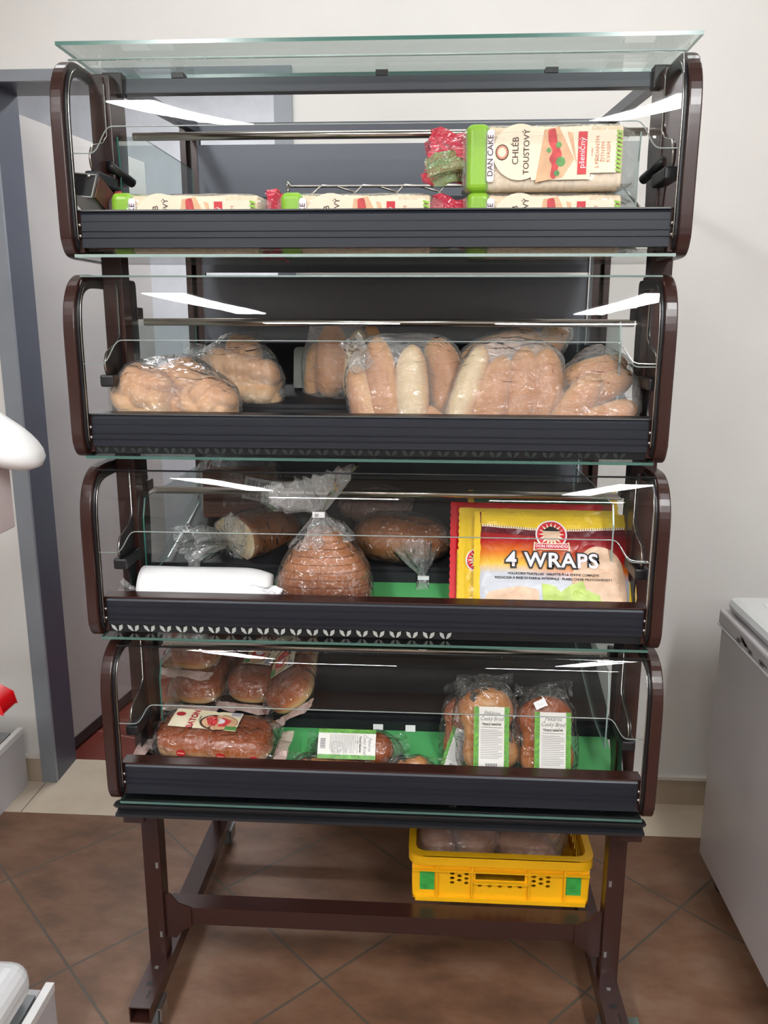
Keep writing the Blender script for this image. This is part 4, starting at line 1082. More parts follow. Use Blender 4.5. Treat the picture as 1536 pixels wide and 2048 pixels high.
# sliced half loaf
t = empty('sliced_bread_pack', (-0.108, 1.545, 0.9335)); setp(t, 'sliced brown bread in a clear bag tied upright at the top, third tier', 'bread')
bm = bmesh.new(); rings = []; seg = 40; Hh = 0.172; sl = 0.0145; seg = 96; zs = []
z = 0.0
while z < Hh - 1e-6:
    for f in (0.0, 0.07, 0.93): zs.append((z + f * sl, f == 0.0))
    z += sl
for z, gr in zs:
    u_ = (int(z / sl + 0.3) + 0.5) * sl / Hh; wx = 0.093 * (1.0 if u_ < 0.35 else max(0.28, math.cos((u_ - 0.35) / 0.65 * 1.18)) ) * (0.955 if gr else 1.0); wy = 0.060 * (0.93 if gr else 1.0) * (1 if u_ < .6 else 1 - (u_ - .6) * 0.9)
    sh = 0.0012 * sin(int(z / sl) * 2.4)
    rings.append([bm.verts.new((sh + wx * math.copysign(abs(cos(2 * pi * k / seg)) ** 0.75, cos(2 * pi * k / seg)), wy * math.copysign(abs(sin(2 * pi * k / seg)) ** 0.8, sin(2 * pi * k / seg)), z)) for k in range(seg)])
for a, b in zip(rings, rings[1:]):
    for k in range(seg): bm.faces.new((a[k], a[(k + 1) % seg], b[(k + 1) % seg], b[k]))
bm.faces.new(rings[0]); bm.faces.new(rings[-1])
sb = finish(bm, 'sliced_loaf', M_SLICED, t, False)
bpy.context.view_layer.update()
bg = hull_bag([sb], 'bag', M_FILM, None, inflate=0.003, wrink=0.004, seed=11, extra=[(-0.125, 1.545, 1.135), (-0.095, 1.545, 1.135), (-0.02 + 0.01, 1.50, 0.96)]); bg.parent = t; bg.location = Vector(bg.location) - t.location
ruffle('bag_neck', [(-0.002, 0, 0.150), (-0.004, 0, 0.176), (-0.008, 0, 0.198), (-0.008, 0, 0.210)], [0.055, 0.034, 0.014, 0.009], M_FILM_TAIL, t, folds=9, amp=0.12, seg=60, seed=2)
ruffle('bag_top', [(-0.008, 0, 0.208), (-0.012, -0.003, 0.222), (-0.020, -0.006, 0.242), (-0.030, -0.010, 0.262), (-0.034, -0.010, 0.278)], [0.008, 0.022, 0.050, 0.062, 0.060], M_FILM_TAIL, t, folds=5, amp=0.28, seg=70, seed=9, squash=(1.15, 0.5))
boxo('bag_clip', -0.020, 0.004, -0.014, -0.008, 0.200, 0.211, M_WHITE, t, 0.001)
deco('clip_lettering', tmesh('20', 0.008, -0.012, 0.2055), flat_at(-0.0145), M_INK, t)
# white loaf with its cut face
t = empty('bread_loaf_pack', (-0.296, 1.800, 1.028), (0, 0, r(56))); setp(t, 'loaf with pale cut face in a clear bag, crumpled tail to its left', 'bread')
bm = bmesh.new(); seg = 36; rings = []; LL = 0.19
def loafsec(x, sc): return [bm.verts.new((x, 0.066 * sc * cos(2 * pi * k / seg), 0.054 * sc * math.copysign(abs(sin(2 * pi * k / seg)) ** 0.8, sin(2 * pi * k / seg)) * (1 if sin(2 * pi * k / seg) > 0 else 0.85))) for k in range(seg)]
for k in range(16):
    t_ = k / 15; rings.append(loafsec(-0.07 + LL * t_, (1 - max(0, (t_ - 0.5) / 0.5) ** 3 * 0.75) * (0.98 if k == 0 else 1)))
for a, b in zip(rings, rings[1:]):
    for k in range(seg): bm.faces.new((a[k], a[(k + 1) % seg], b[(k + 1) % seg], b[k]))
f = bm.faces.new(rings[0]); f.material_index = 1; bm.faces.new(rings[-1])
lf = finish(bm, 'loaf', [M_CRUST, M_CUT], t, True)
bpy.context.view_layer.update()
bg = hull_bag([lf], 'bag', M_FILM, None, inflate=0.003, wrink=0.005, seed=12); mw = t.matrix_basis.inverted(); bg.data.transform(mw.to_3x3().to_4x4()); bg.parent = t; bg.location = mw @ Vector(bg.location)
ruffle('bag_gather', [(-0.077, 0, 0.0), (-0.085, 0, 0.0), (-0.095, 0, 0.0)], [0.052, 0.020, 0.008], M_FILM_TAIL, t, folds=16, amp=0.10, seg=80, seed=3)
ruffle('bag_tail', [(-0.093, 0, 0.0), (-0.112, 0.004, 0.002), (-0.140, 0.010, 0.008), (-0.165, 0.016, 0.012), (-0.185, 0.02, 0.006)], [0.008, 0.026, 0.044, 0.054, 0.058], M_FILM_TAIL, t, folds=5, amp=0.32, seg=70, seed=4, squash=(0.6, 1.0))
# rye bread at the back
t = empty('rye_bread_pack', (-0.355, 1.90, 1.050), (r(-6), 0, r(8))); setp(t, 'dark sliced rye bread standing at the back of the third shelf with a barcode label', 'bread')
bm = bmesh.new(); box(bm, -0.082, 0.082, -0.05, 0.05, 0, 0.110)
for k in range(6): box(bm, -0.0825, 0.0825, -0.0508, 0.0508, 0.008 + k * 0.018, 0.008 + k * 0.018 + 0.015)
bl = finish(bm, 'rye_loaf', M_RYE, t, bevel=0.004)
bpy.context.view_layer.update()
ruffle('bag', [(0, 0, 0.03), (0, 0, 0.110), (0, 0, 0.140), (0.0, 0, 0.185), (0.004, 0, 0.215)], [0.094, 0.094, 0.078, 0.034, 0.012], M_FILM, t, folds=9, amp=0.04, seg=60, seed=6, squash=(1.0, 0.75))
ruffle('bag_top', [(0.004, 0, 0.212), (0.006, 0, 0.226), (0.006, 0, 0.240)], [0.010, 0.03, 0.045], M_FILM_TAIL, t, folds=6, amp=0.3, seg=50, seed=8, squash=(1.0, 0.5))
lb = empty('price_label', (0.055, -0.066, 0.064), (0, r(12), 0)); lb.parent = t
deco('label_sheet', [rect2(-0.042, -0.026, 0.042, 0.026)], flat_at(0), plain('label_grey_paper', srgb(196, 198, 204), 0.5), lb)
deco('barcode', [rect2(-0.038 + k * 0.0034, -0.020, -0.038 + k * 0.0034 + (0.0018 if k % 3 else 0.0010), 0.020) for k in range(8)], flat_at(-0.0006), M_INK, lb)
deco('label_lines', [rect2(-0.004 + k * 0.0052, -0.020 + (k % 3) * 0.004, -0.0022 + k * 0.0052, 0.020) for k in range(8)], flat_at(-0.0006), M_INK, lb)
# round loaf with the downward gather
t = empty('bread_loaf_pack', (0.044, 1.760, 1.032)); setp(t, 'rounded brown loaf in a clear bag gathered downward over the ledge of the third tier', 'bread')
lf = finish(lobed_bm([ell((0, 0, 0), (0.103, 0.072, 0.052)), ell((-0.05, 0.0, 0.006), (0.060, 0.066, 0.050))], sub=5, wob=0.06, wscale=16, seed=5, flat=-0.046), 'loaf', M_CRUST, t, True)
bpy.context.view_layer.update()
bg = hull_bag([lf], 'bag', M_FILM, None, inflate=0.004, wrink=0.005, seed=14); bg.parent = t; bg.location = Vector(bg.location) - t.location
ruffle('bag_gather', [(0.026, -0.050, -0.010), (0.034, -0.068, -0.032), (0.040, -0.076, -0.050), (0.042, -0.078, -0.060)], [0.050, 0.030, 0.012, 0.008], M_FILM_TAIL, t, folds=10, amp=0.12, seg=60, seed=12)
ruffle('bag_tail', [(0.042, -0.078, -0.060), (0.042, -0.088, -0.078), (0.042, -0.098, -0.098), (0.042, -0.106, -0.112)], [0.008, 0.016, 0.026, 0.030], M_FILM_TAIL, t, folds=6, amp=0.22, seg=50, seed=13, squash=(1, 0.6))
boxo('bag_clip', 0.030, 0.054, -0.090, -0.085, -0.063, -0.055, M_WHITE, t)
# dark loaf between the sliced pack and the round loaf
t = empty('bread_loaf_pack', (-0.03, 1.86, 1.085)); setp(t, 'dark shaded loaf lying behind the tied sliced bread', 'bread')
lf = finish(lobed_bm([ell((0, 0, 0), (0.085, 0.075, 0.042))], sub=4, wob=0.06, wscale=16, seed=8, flat=-0.03), 'loaf', M_RYE, t, True)
bpy.context.view_layer.update()
bg = hull_bag([lf], 'bag', M_FILM, None, inflate=0.004, wrink=0.006, seed=16); bg.parent = t; bg.location = Vector(bg.location) - t.location
# roll of white bags
t = empty('bag_roll', (-0.337, 1.525, 0.985)); setp(t, 'white roll of thin plastic bags lying at the left front of the third tier', 'roll of bags')
bm = bmesh.new(); seg = 28; rings = []
for k in range(25):
    x = -0.128 + 0.256 * k / 24; tp = 1 - 0.28 * max(0, (x - 0.07) / 0.06) ** 2
    rings.append([bm.verts.new((x, 0.046 * tp * cos(2 * pi * j / seg), 0.046 * tp * sin(2 * pi * j / seg) * (1 + 0.03 * nz((x, j * .2, 0), 12)))) for j in range(seg)])
for a, b in zip(rings, rings[1:]):
    for k in range(seg): bm.faces.new((a[k], a[(k + 1) % seg], b[(k + 1) % seg], b[k]))
bm.faces.new(rings[0]); bm.faces.new(rings[-1])
finish(bm, 'rolled_bags', plain('milky_white_film', srgb(236, 236, 236), 0.45, var=0.02, bump=0.2, bscale=25), t, True)
crumple('loose_end', 0.065, 0.06, plain('milky_white_film2', srgb(232, 232, 234), 0.4), t, loc=(0.115, -0.032, -0.006), rot=(r(10), r(20), r(12)), amp=0.014, seed=21, n=16)
q = crumple('clear_end', 0.05, 0.055, M_FILM_TAIL, t, loc=(-0.148, -0.020, -0.002), rot=(0, r(35), 0), amp=0.02, seed=22, n=16)
# clear crumpled bag ends at the left of the shelf

# ------------------------------------------------------------------ wraps packs
WW, WH, WT = 0.290, 0.225, 0.020
def pillow(u, v, th=WT):
    a = max(0.0, 1 - abs(2 * u / WW) ** 6); b_ = max(0.0, 1 - abs(2 * v / WH) ** 6)
    return Vector((u, -th * (a * b_) ** 0.7 * 0.5 - 0.0008 * (nz((u, v, 0), 60) + nz((u, v, 0), 25)) * 2.2, v))
def pfn(u, v):
    p = pillow(u, v); e = 0.002
    n = (pillow(u, v + e) - pillow(u, v - e)).cross(pillow(u + e, v) - pillow(u - e, v)).normalized()
    if n.y > 0: n = -n
    return p, Vector((0, -1, 0))
def wraps_print(base):
    m, nt, out = newmat('wraps_print_' + base); L = nt.links.new
    b = N(nt, 'ShaderNodeBsdfPrincipled', i_Roughness=0.28); tc = N(nt, 'ShaderNodeTexCoord'); sp = N(nt, 'ShaderNodeSeparateXYZ'); L(tc.outputs['Object'], sp.inputs[0])
    mx_ = N(nt, 'ShaderNodeMapRange'); mx_.inputs[1].default_value = -0.145; mx_.inputs[2].default_value = 0.145; L(sp.outputs[0], mx_.inputs[0])
    mz = N(nt, 'ShaderNodeMapRange'); mz.inputs[1].default_value = -0.10; mz.inputs[2].default_value = 0.10; L(sp.outputs[2], mz.inputs[0])
    red, dred, org, yel, gry = srgb(176, 28, 28), srgb(124, 24, 34), srgb(226, 120, 40), srgb(246, 196, 70), srgb(205, 208, 216)
    if base == 'red': red = dred = org = yel = gry = srgb(200, 22, 26)
    if base == 'green': red = dred = org = yel = gry = srgb(30, 96, 60)
    if base == 'yellow': red = dred = org = yel = gry = srgb(236, 196, 50)
    ra = ramp(nt, [(0.40, gry), (0.50, yel), (0.62, org), (0.74, red), (0.9, dred)], mz.outputs[0])
    rb = ramp(nt, [(0.34, gry), (0.44, org), (0.56, red), (0.8, dred)], mz.outputs[0])
    fx = ramp(nt, [(0.25, (0, 0, 0, 1)), (0.75, (1, 1, 1, 1))], mx_.outputs[0])
    mc = N(nt, 'ShaderNodeMix', data_type='RGBA'); L(fx.outputs[0], mc.inputs[0]); L(ra.outputs[0], mc.inputs[6]); L(rb.outputs[0], mc.inputs[7])
    no = N(nt, 'ShaderNodeTexNoise', i_Scale=34.0, i_Detail=2.0, i_Distortion=1.0); L(tc.outputs['Object'], no.inputs['Vector'])
    bp = N(nt, 'ShaderNodeBump', i_Strength=0.35, i_Distance=0.006); L(no.outputs[0], bp.inputs['Height']); L(bp.outputs[0], b.inputs['Normal'])
    L(mc.outputs[2], b.inputs['Base Color']); L(b.outputs[0], out.inputs[0]); return m
M_YPR = plain('yellow_foil_print', srgb(238, 198, 50), 0.28, bump=0.3, bscale=40); M_MAROON = plain('maroon_print', srgb(96, 20, 34), 0.3)
M_TORT = plain('tortilla_print', srgb(226, 190, 160), 0.4, var=0.12, scale=60); M_LETT = plain('lettuce_print', srgb(186, 208, 110), 0.4, var=0.2, scale=30)
def wave_band(z0, z1, amp, n=24, x0=-WW / 2 + 0.003, x1=WW / 2 - 0.003, amp2=None):
    f = lambda x, a: a * (1 - (2 * x / WW) ** 2)
    xs_ = [x0 + (x1 - x0) * k / n for k in range(n + 1)]
    return [[(xs_[k], z0 - f(xs_[k], amp)), (xs_[k + 1], z0 - f(xs_[k + 1], amp)), (xs_[k + 1], z1 - f(xs_[k + 1], amp2 if amp2 is not None else amp)), (xs_[k], z1 - f(xs_[k], amp2 if amp2 is not None else amp))] for k in range(n)]
def sun_logo(parent, cx_, cz, R_, fn, banner=True):
    d = deco('sun_emblem', [circle2(cx_, cz, R_, 32)], fn, M_LILAC, parent, 0.0022)
    deco('emblem_red_disc', [circle2(cx_, cz, R_ * 0.9, 32)], fn, M_RED, d, 0.0026)
    rays = []
    for k in range(16):
        a = 2 * pi * k / 16; rays.append([(cx_ + R_ * .84 * cos(a), cz + R_ * .84 * sin(a)), (cx_ + R_ * .5 * cos(a + .16), cz + R_ * .5 * sin(a + .16)), (cx_ + R_ * .5 * cos(a - .16), cz + R_ * .5 * sin(a - .16))])
    deco('emblem_rays', rays, fn, M_CREAM, d, 0.0030)
    deco('emblem_core', [circle2(cx_, cz, R_ * .5, 20)], fn, M_TORT, d, 0.0030)
    deco('emblem_hat', [[(cx_ - R_ * .62, cz + R_ * .22), (cx_ + R_ * .62, cz + R_ * .22), (cx_ + R_ * .4, cz + R_ * .36), (cx_ + R_ * .12, cz + R_ * .56), (cx_ - R_ * .12, cz + R_ * .56), (cx_ - R_ * .4, cz + R_ * .36)]], fn, M_INK, d, 0.0034)
    return d
def wraps_pack(label, loc, rot, base='full'):
    t = empty('tortilla_pack', loc, rot); setp(t, label, 'tortilla pack', 'packs of tortilla wraps in the third tier')
    bm = bmesh.new(); nu, nv = 40, 30; fr_v, bk_v = [], []
    for i in range(nu + 1):
        for j in range(nv + 1):
            u, v = -WW / 2 + WW * i / nu, -WH / 2 + WH * j / nv; p = pillow(u, v); fr_v.append(bm.verts.new(p)); bk_v.append(bm.verts.new((p.x, -p.y * 0.8 + 0.0006, p.z)))
    for L_, fl in ((fr_v, 0), (bk_v, 1)):
        for i in range(nu):
            for j in range(nv): bm.faces.new([L_[i * (nv + 1) + j], L_[(i + 1) * (nv + 1) + j], L_[(i + 1) * (nv + 1) + j + 1], L_[i * (nv + 1) + j + 1]])
    finish(bm, 'pouch', MATS.get('wraps_print_' + base) or wraps_print(base), t, True)
    # scalloped fins
    for sx in (-1, 1):
        pts_ = []
        for k in range(31):
            z = -WH / 2 + WH * k / 30; pts_.append((sx * (WW / 2 + 0.010 + 0.002 * (k % 2)), z))
        poly = pts_ + [(sx * (WW / 2 - 0.004), WH / 2), (sx * (WW / 2 - 0.004), -WH / 2)]
        deco('seal_fin', [poly], flat_at(0.0), {'red': M_RED}.get(base, M_YPR), t)
    if base != 'full':
        if base == 'red': deco('yellow_part', wave_band(-WH / 2 + 0.002, 0.005, 0.0, 8), pfn, M_YPR, t, 0.0012)
        if base == 'yellow': sun_logo(t, -0.115, -0.005, 0.026, pfn)
        return t
    deco('yellow_header', wave_band(0.084, WH / 2 - 0.001, 0.010, amp2=0.0), pfn, M_YPR, t, 0.0012)
    deco('maroon_header', wave_band(0.068, 0.080, 0.010), pfn, M_MAROON, t, 0.0012)
    zig = []
    for k in range(60):
        x = -WW / 2 + 0.004 + k * (WW - 0.008) / 60; x2 = x + (WW - 0.008) / 60; f_ = 0.010 * (1 - (2 * x / WW) ** 2)
        zig.append([(x, 0.080 - f_), (x2, 0.080 - f_), ((x + x2) / 2, 0.087 - f_)])
    deco('zigzag_edge', zig, pfn, M_CREAM, t, 0.0016)
    deco('yellow_footer', wave_band(-WH / 2 + 0.001, -0.082, -0.004, amp2=0.0), pfn, M_YPR, t, 0.0012)
    deco('tortilla_picture', [round_poly([(0.058, 0.028), (0.075, 0.040), (0.105, 0.038), (0.130, 0.015), (0.138, -0.05), (0.138, -0.084), (0.06, -0.084), (0.03, -0.04), (0.04, 0.0)], 0.02, 4)], pfn, M_TORT, t, 0.0012)
    deco('tortilla_picture', [round_poly([(-0.135, -0.082), (-0.13, -0.06), (-0.07, -0.046), (-0.03, -0.052), (-0.03, -0.082)], 0.01, 4)], pfn, M_TORT, t, 0.0014)
    deco('lettuce_picture', [[(-0.022, -0.082), (-0.024, -0.040), (0.0, -0.044), (0.012, -0.056), (0.03, -0.042), (0.055, -0.032), (0.06, -0.05), (0.085, -0.06), (0.09, -0.082)]], pfn, M_LETT, t, 0.0018)
    sun_logo(t, -0.004, 0.062, 0.031, pfn)
    deco('banner_border', [[(-0.040, 0.026), (-0.038, 0.046), (-0.034, 0.043), (0.026, 0.043), (0.030, 0.046), (0.032, 0.026), (0.024, 0.029), (-0.032, 0.029)]], pfn, M_CREAM, t, 0.0038)
    deco('banner', [[(-0.037, 0.029), (-0.036, 0.042), (-0.032, 0.041), (0.024, 0.041), (0.028, 0.042), (0.029, 0.029), (0.023, 0.031), (-0.031, 0.031)]], pfn, M_RED, t, 0.0042)
    deco('banner_lettering', tmesh('DON FERNANDO', 0.0082, -0.004, 0.036, 0, 0.0002, 0.95), pfn, M_LILAC, t, 0.0048)
    deco('wraps_outline', tmesh('4 WRAPS', 0.041, -0.004, 0.006, 0, 0.0042, 0.98, 1.12), pfn, M_INK, t, 0.0034)
    deco('wraps_lettering', tmesh('4 WRAPS', 0.041, -0.004, 0.006, 0, 0.0010, 0.98, 1.12), pfn, M_LILAC, t, 0.0044)
    deco('small_lettering', tmesh('VOLLKORN TORTILLAS · GALETTE À LA FARINE COMPLÈTE', 0.0066, -0.002, -0.021, 0, 0.00015), pfn, M_INK, t, 0.002)
    deco('small_lettering', tmesh('FOCACCIA A BASE DI FARINA INTEGRALE · PŁASKI CHLEB PEŁNOZIARNISTY', 0.0066, -0.002, -0.030, 0, 0.00015), pfn, M_INK, t, 0.002)
    return t
wt = r(-36)
wraps_pack('front tortilla pack printed 4 WRAPS, red and yellow, leaning in the third tier', (0.342, 1.572, 1.034), (wt, 0, r(-2)))
wraps_pack('yellow tortilla pack with a half-hidden sun emblem right behind the front one', (0.312, 1.600, 1.036), (wt, 0, r(-2)), 'yellow')
wraps_pack('red tortilla pack whose left edge shows farthest out behind the others', (0.296, 1.628, 1.042), (wt, 0, r(-1)), 'red')
wraps_pack('green tortilla pack showing only its top edge behind the others', (0.334, 1.662, 1.062), (wt, 0, 0), 'green')

# ------------------------------------------------------------------ baton packs (lowest tier)
M_BATB = bread('baton_crust', srgb(140, 68, 28), srgb(172, 96, 46), srgb(226, 186, 136), axis=2, lo=-0.024, hi=0.030, nscale=12, nmix=0.2, rough=0.35, bump=0.05)
M_PINKFIN = film('pink_seal', 0.55, 1.2, 30, 0.4, hazecol=(0.85, 0.62, 0.56))
M_LBL = plain('label_cream', srgb(238, 224, 190), 0.4); M_LOGO = plain('logo_red', srgb(178, 34, 44), 0.4)
BL, BW, BH = 0.240, 0.118, 0.066
def baton_pack(label, loc, rot, flip=False):
    t = empty('baton_pack', loc, rot); setp(t, label, 'baton bread', 'packs of baton bread in the lowest tier')
    bm = bmesh.new(); rings = []; n = 60; seg = 48
    for k in range(n + 1):
        u_ = -1 + 2 * k / n; e_ = max(0.05, 1 - abs(u_) ** 7) ** 0.5; cr_ = 1 - 0.07 * math.exp(-(u_ / 0.05) ** 2)
        ring = []
        for j in range(seg):
            a = 2 * pi * j / seg; cy_, cz_ = math.copysign(abs(cos(a)) ** 0.62, cos(a)), math.copysign(abs(sin(a)) ** 0.62, sin(a))
            gr_ = 1 - (0.10 * math.exp(-(cy_ / 0.10) ** 2) if cz_ > 0 else 0)
            ring.append(bm.verts.new((u_ * BL / 2, BW * 0.5 * cy_ * e_ * cr_, max(-BH * .46, BH * 0.52 * cz_ * (0.35 + 0.65 * e_) * cr_ * gr_ * (1 + 0.04 * nz((u_ * 3, cy_, cz_), 1.2))))))
        rings.append(ring)
    for a, b in zip(rings, rings[1:]):
        for j in range(seg): bm.faces.new((a[j], a[(j + 1) % seg], b[(j + 1) % seg], b[j]))
    bm.faces.new(rings[0]); bm.faces.new(rings[-1])
    lf_ = finish(bm, 'baton_loaf', M_BATB, t, True)
    zt = BH * 0.53 + 0.0015
    bm = bmesh.new(); rings = []; n = 30; seg = 28
    for k in range(n + 1):
        x = -BL / 2 - 0.012 + (BL + 0.024) * k / n; e_ = min(1, k / n * 7, (1 - k / n) * 7); e_ = 0.30 + 0.70 * sin(min(1, e_) * pi / 2)
        ring = []
        for j in range(seg):
            a = 2 * pi * j / seg; yy = BW * 0.545 * math.copysign(abs(cos(a)) ** 0.75, cos(a)) * (0.85 + 0.15 * e_); zz = BH * 0.555 * math.copysign(abs(sin(a)) ** 0.75, sin(a)) * e_
            if zz < -BH * .47: zz = -BH * .47
            ring.append(bm.verts.new((x, yy * (1 + 0.02 * nz((x, a, 0), 30)), zz * (1 + 0.03 * nz((x, a, 1), 30)))))
        rings.append(ring)
    for a, b in zip(rings, rings[1:]):
        for j in range(seg): bm.faces.new((a[j], a[(j + 1) % seg], b[(j + 1) % seg], b[j]))
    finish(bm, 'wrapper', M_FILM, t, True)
    for s in (-1, 1):
        bm = bmesh.new(); vs = []
        for i in range(15):
            row = []
            for j in range(5):
                y = -BW * 0.55 + BW * 1.1 * i / 14; x = s * (BL / 2 + 0.008 + 0.026 * j / 4)
                row.append(bm.verts.new((x, y, -0.014 + 0.004 * sin(i * 0.9 + s) * (j / 4) + 0.004 * nz((x, y, 0), 60))))
            vs.append(row)
        for i in range(14):
            for j in range(4): bm.faces.new((vs[i][j], vs[i + 1][j], vs[i + 1][j + 1], vs[i][j + 1]))
        finish(bm, 'end_seal', M_PINKFIN, t)
    top = lambda u, v: (Vector((u, v, zt + 0.001 - 0.10 * v * v / BW - (0.002 if abs(u) < 0.004 else 0))), Vector((0, 0, 1)))
    g = -1 if flip else 1
    lab = deco('label', [rect2(-0.092, -0.028, 0.050, 0.040)], top, M_LBL, t, 0.0006)
    l1 = deco('logo_oval', [circle2(-0.078, 0.018, 0.010, 18, 0.008)], top, M_LOGO, lab, 0.0012)
    deco('baton_lettering', tmesh('BATON', 0.0185, -0.047, 0.004, pi / 2, 0.0008, 1.05), top, M_LOGO, lab, 0.0012)
    deco('small_lettering', tmesh('s máslem', 0.006, -0.034, 0.006, pi / 2, 0.0001), top, M_INK, lab, 0.0012)
    deco('picture_ring', [circle2(0.008, -0.002, 0.040, 26, 0.029)], top, M_DKBR, lab, 0.0012)
    deco('picture_ham', [circle2(0.010, -0.002, 0.037, 26, 0.026)], top, M_TOASTPR, lab, 0.0015)
    deco('picture_slices', [[(-0.022, 0.010), (0.0, 0.020), (0.008, -0.014), (-0.010, -0.016)], [(0.012, 0.016), (0.034, 0.006), (0.026, -0.016), (0.010, -0.018)]], top, M_TOMATO, lab, 0.0018)
    deco('picture_plate', [circle2(0.012, 0.0, 0.009, 14)], top, M_LILAC, lab, 0.0021)
    deco('green_note', [rect2(0.026, -0.027, 0.050, -0.014)], top, M_LEAFG, lab, 0.0018)
    deco('barcode_patch', [rect2(0.026, 0.022, 0.050, 0.038)], top, M_LILAC, lab, 0.0018)
    deco('barcode', [rect2(0.028 + k * 0.0026, 0.024, 0.0292 + k * 0.0026, 0.036) for k in range(8)], top, M_INK, lab, 0.0024)
    # small oval logos on the near side
    for x in (-0.052, 0.030, 0.098):
        side = lambda u, v: (Vector((u, -BW * 0.53 - 0.0042, v)), Vector((0, -1, 0)))
        q = deco('side_logo', [circle2(x, 0.002, 0.0095, 18, 0.0075)], side, M_LOGO, t, 0.0004)
        deco('side_logo_band', [rect2(x - 0.007, 0.0005, x + 0.007, 0.0035)], side, M_ORPR, q, 0.0009)
    return t
FS = r(17)
baton_pack('baton pack lying lengthwise in the trough of the lowest tier, BATON label on top', (-0.342, 1.548, 0.654), (r(5), r(2.5), r(-2)))
baton_pack('baton pack under another in the trough, only its label edge showing', (-0.352, 1.540, 0.604), (0, 0, 0)).scale = (1, 1, 0.45)
def lean(z): return (0, 0, 0)
def on_shelf(label, x, y, z, yaw=0.0, rollx=0.0):
    """local -x runs up the inclined shelf, away from the viewer"""
    t = baton_pack(label, (x, y, z), (0, 0, 0))
    t.rotation_mode = 'QUATERNION'
    t.rotation_quaternion = (Matrix.Rotation(yaw, 4, 'Z') @ Matrix.Rotation(FS, 4, 'X') @ Matrix.Rotation(-pi / 2, 4, 'Z') @ Matrix.Rotation(-rollx, 4, 'X')).to_quaternion()
    return t
on_shelf('bottom baton pack of the pair stacked at the left on the lowest shelf', -0.420, 1.805, 0.708, r(-6))
on_shelf('top baton pack of the pair stacked at the left on the lowest shelf', -0.428, 1.835, 0.778, r(-10))
on_shelf('baton pack lying on the lowest shelf between the stacked pair and the tilted pack', -0.292, 1.812, 0.710, r(-10))
on_shelf('baton pack rolled on its side and hanging over the ledge of the lowest shelf', -0.212, 1.755, 0.722, r(3), r(-38))

# ------------------------------------------------------------------ labelled buns (lowest tier)
M_BUNB = bread('bun_crust', srgb(134, 64, 26), srgb(162, 88, 40), srgb(200, 140, 84), axis=2, lo=-0.05, hi=0.05, nscale=16, nmix=0.6, rough=0.35, bump=0.08)
M_OLIVE = bread('olive_bun_crust', srgb(150, 86, 40), srgb(184, 124, 68), srgb(216, 176, 120), axis=2, lo=-0.08, hi=0.08, nscale=20, nmix=0.8, rough=0.4, bump=0.1, spots=(srgb(62, 58, 48), 26, 0.57))
M_GRPR = plain('fresh_green_print', srgb(104, 164, 66), 0.4, var=0.35, scale=90)
M_GLINE = plain('grey_print', srgb(120, 120, 124), 0.6)
def product_label(parent, w_, h_, loc, rot, fn_curve=0.0, barcode=True):
    lb = empty('product_label', loc, rot); lb.parent = parent
    fn = lambda u, v: (Vector((u, fn_curve * u * u - 0.0006 * nz((u, v, 0), 50), v)), Vector((0, -1, 0)))
    fn2 = fn
    deco('label_sheet', [rect2(-w_ / 2, -h_ / 2, w_ / 2, h_ / 2)], fn, M_PAPER, lb, 0.0)
    deco('green_edge', [rect2(-w_ / 2, -h_ / 2, -w_ / 2 + w_ * .14, h_ / 2), rect2(w_ / 2 - w_ * .14, -h_ / 2, w_ / 2, h_ / 2)], fn, M_GRPR, lb, 0.0007)
    lv = []
    for s in (-1, 1):
        for k in range(9):
            z = -h_ / 2 + (k + 0.5) * h_ / 9; x = s * (w_ / 2 - w_ * .085); lv.append([(x - 0.003, z - 0.005), (x + 0.002, z - 0.001), (x + 0.004, z + 0.006), (x - 0.001, z + 0.003)])
    deco('leaf_marks', lv, fn, M_LEAFG, lb, 0.0012)['kind'] = 'stuff'
    s = w_ / 0.072
    deco('script_lettering', tmesh('Pekárna', 0.0115 * s, 0, h_ * .40, 0, 0, 0.9, shear=0.35), fn, M_GLINE, lb, 0.0010)
    deco('script_lettering', tmesh('Český Brod', 0.0115 * s, 0, h_ * .315, 0, 0, 0.85, shear=0.35), fn, M_GLINE, lb, 0.0010)
    deco('bold_lettering', tmesh('Vázaný kabáček', 0.0072 * s, 0, h_ * .235, 0, 0.0001, 0.86), fn, M_INK, lb, 0.0010)
    ln = [rect2(-w_ * .30, h_ * .18, w_ * .30, h_ * .187)]
    for k in range(17):
        z = h_ * .14 - k * h_ * .027; ln.append(rect2(-w_ * .31, z, w_ * (.31 if k % 4 else .2), z + h_ * .006))
    deco('text_lines', ln, fn, M_GLINE, lb, 0.0010, 0.02)
    if barcode: deco('barcode', [rect2(-w_ * .16 + k * w_ * .026, -h_ * .46, -w_ * .16 + k * w_ * .026 + w_ * (.012 if k % 3 else .018), -h_ * .37) for k in range(13)], fn, M_GLINE, lb, 0.0010)
    return lb
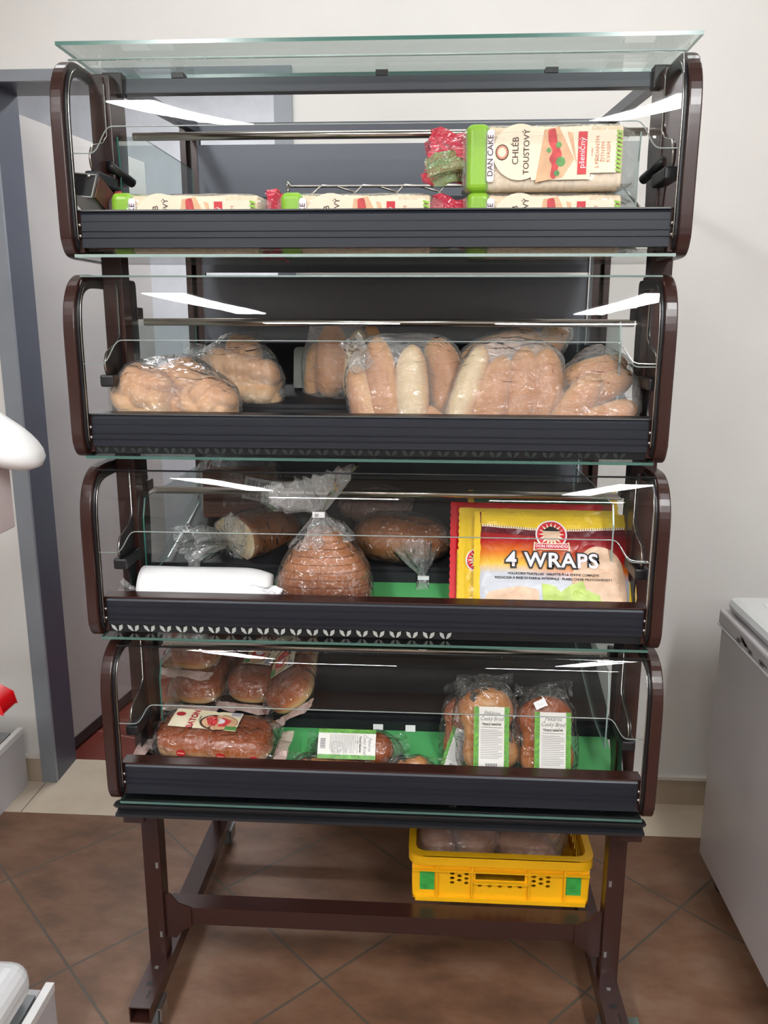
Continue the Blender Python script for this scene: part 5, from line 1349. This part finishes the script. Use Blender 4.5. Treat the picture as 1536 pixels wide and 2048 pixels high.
def loaf_pack(label, loc, rot, w_, h_, d_, mat, lab=None, seed=0, name='bun_pack'):
    t = empty(name, loc, rot); setp(t, label, 'packed bun')
    lobes = [ell((0, 0, h_ * .24), (w_ * .50, d_ * .48, h_ * .27)), ell((0.004, 0, -h_ * .22), (w_ * .50, d_ * .5, h_ * .28)), ell((0, 0, 0), (w_ * .42, d_ * .44, h_ * .40))]
    lf_ = finish(lobed_bm(lobes, p=12, sub=5, wob=0.07, wscale=16, seed=seed), 'bun', mat, t, True)
    bm = lobed_bm([ell((0, 0, 0.004), (w_ * .60, d_ * .57, h_ * .60)), ell((0, 0, h_ * .25), (w_ * .56, d_ * .53, h_ * .31)), ell((0, 0, -h_ * .24), (w_ * .57, d_ * .54, h_ * .31))], p=14, sub=5, wob=0.10, wscale=26, seed=seed + 4)
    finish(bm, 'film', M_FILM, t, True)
    for s in (-1, 1):
        crumple('film_end', w_ * 1.05, 0.030, M_FILM, t, loc=(0, 0, s * (h_ * .5 + 0.012)), amp=0.016, seed=seed + s + 3, n=18)
    if lab: product_label(t, lab[0], lab[1], (lab[2], -d_ * .5 - 0.0105, lab[3]), (0, lab[4], 0), lab[5] if len(lab) > 5 else 1.0)
    return t
q = loaf_pack('pale olive-studded bun pack standing upright with a white and green label, bottom tier', (0.222, 1.552, 0.684), (r(-16), r(-3), 0), 0.112, 0.178, 0.062, M_OLIVE, (0.070, 0.128, 0.006, -0.006, r(3), 1.2), 1)
q2 = loaf_pack('reddish bun pack upright in the bottom tier, second and farther right of the labelled ones', (0.340, 1.556, 0.672), (r(-14), r(-2), 0), 0.112, 0.170, 0.066, M_BUNB, (0.072, 0.132, 0.010, -0.004, r(2), 1.2), 2)
bm = bmesh.new(); box(bm, -0.012, 0.012, -0.001, 0.0, -0.008, 0.008); finish(bm, 'price_sticker', M_WHITE, q2, loc=(-0.012, -0.040, 0.078), rot=(r(-30), r(-25), 0))
loaf_pack('small bun pack half hidden behind the olive-studded one', (0.170, 1.612, 0.655), (r(-16), r(4), 0), 0.075, 0.135, 0.05, M_BUNB, (0.05, 0.085, -0.004, -0.034, r(14), 1.2), 3)
q = loaf_pack('bun pack lying on its side in the centre, label folded over it', (-0.046, 1.553, 0.632), (0, r(90), 0), 0.074, 0.150, 0.078, M_BUNB, None, 4)
lb = product_label(q, 0.060, 0.118, (-0.022, -0.038, -0.016), (0, 0, 0), 4.0, True); lb.rotation_euler = (0, 0, r(-40)); lb.location = (-0.031, -0.030, -0.018)
q = loaf_pack('small pale roll pack low behind the fascia, beside the lying bun pack', (0.066, 1.515, 0.616), (0, r(90), r(10)), 0.05, 0.075, 0.05, M_OLIVE, None, 5)
q = loaf_pack('pale flat bun pack low behind the fascia, between the baton and the lying bun', (-0.128, 1.520, 0.610), (0, r(90), r(-10)), 0.045, 0.085, 0.05, M_OLIVE, None, 6)
# white price tags clipped on the shelf lip
for x in (-0.010, 0.062):
    bm = bmesh.new(); box(bm, -0.011, 0.011, -0.001, 0.0, -0.008, 0.006); o = finish(bm, 'price_tag', M_WHITE, None, loc=(x, 1.679, 0.621), rot=(r(-20), 0, 0))
    setp(o, 'small white tag on the ledge above the lying bun pack, %s' % ('the left one' if x < 0 else 'the right one'), 'tag')
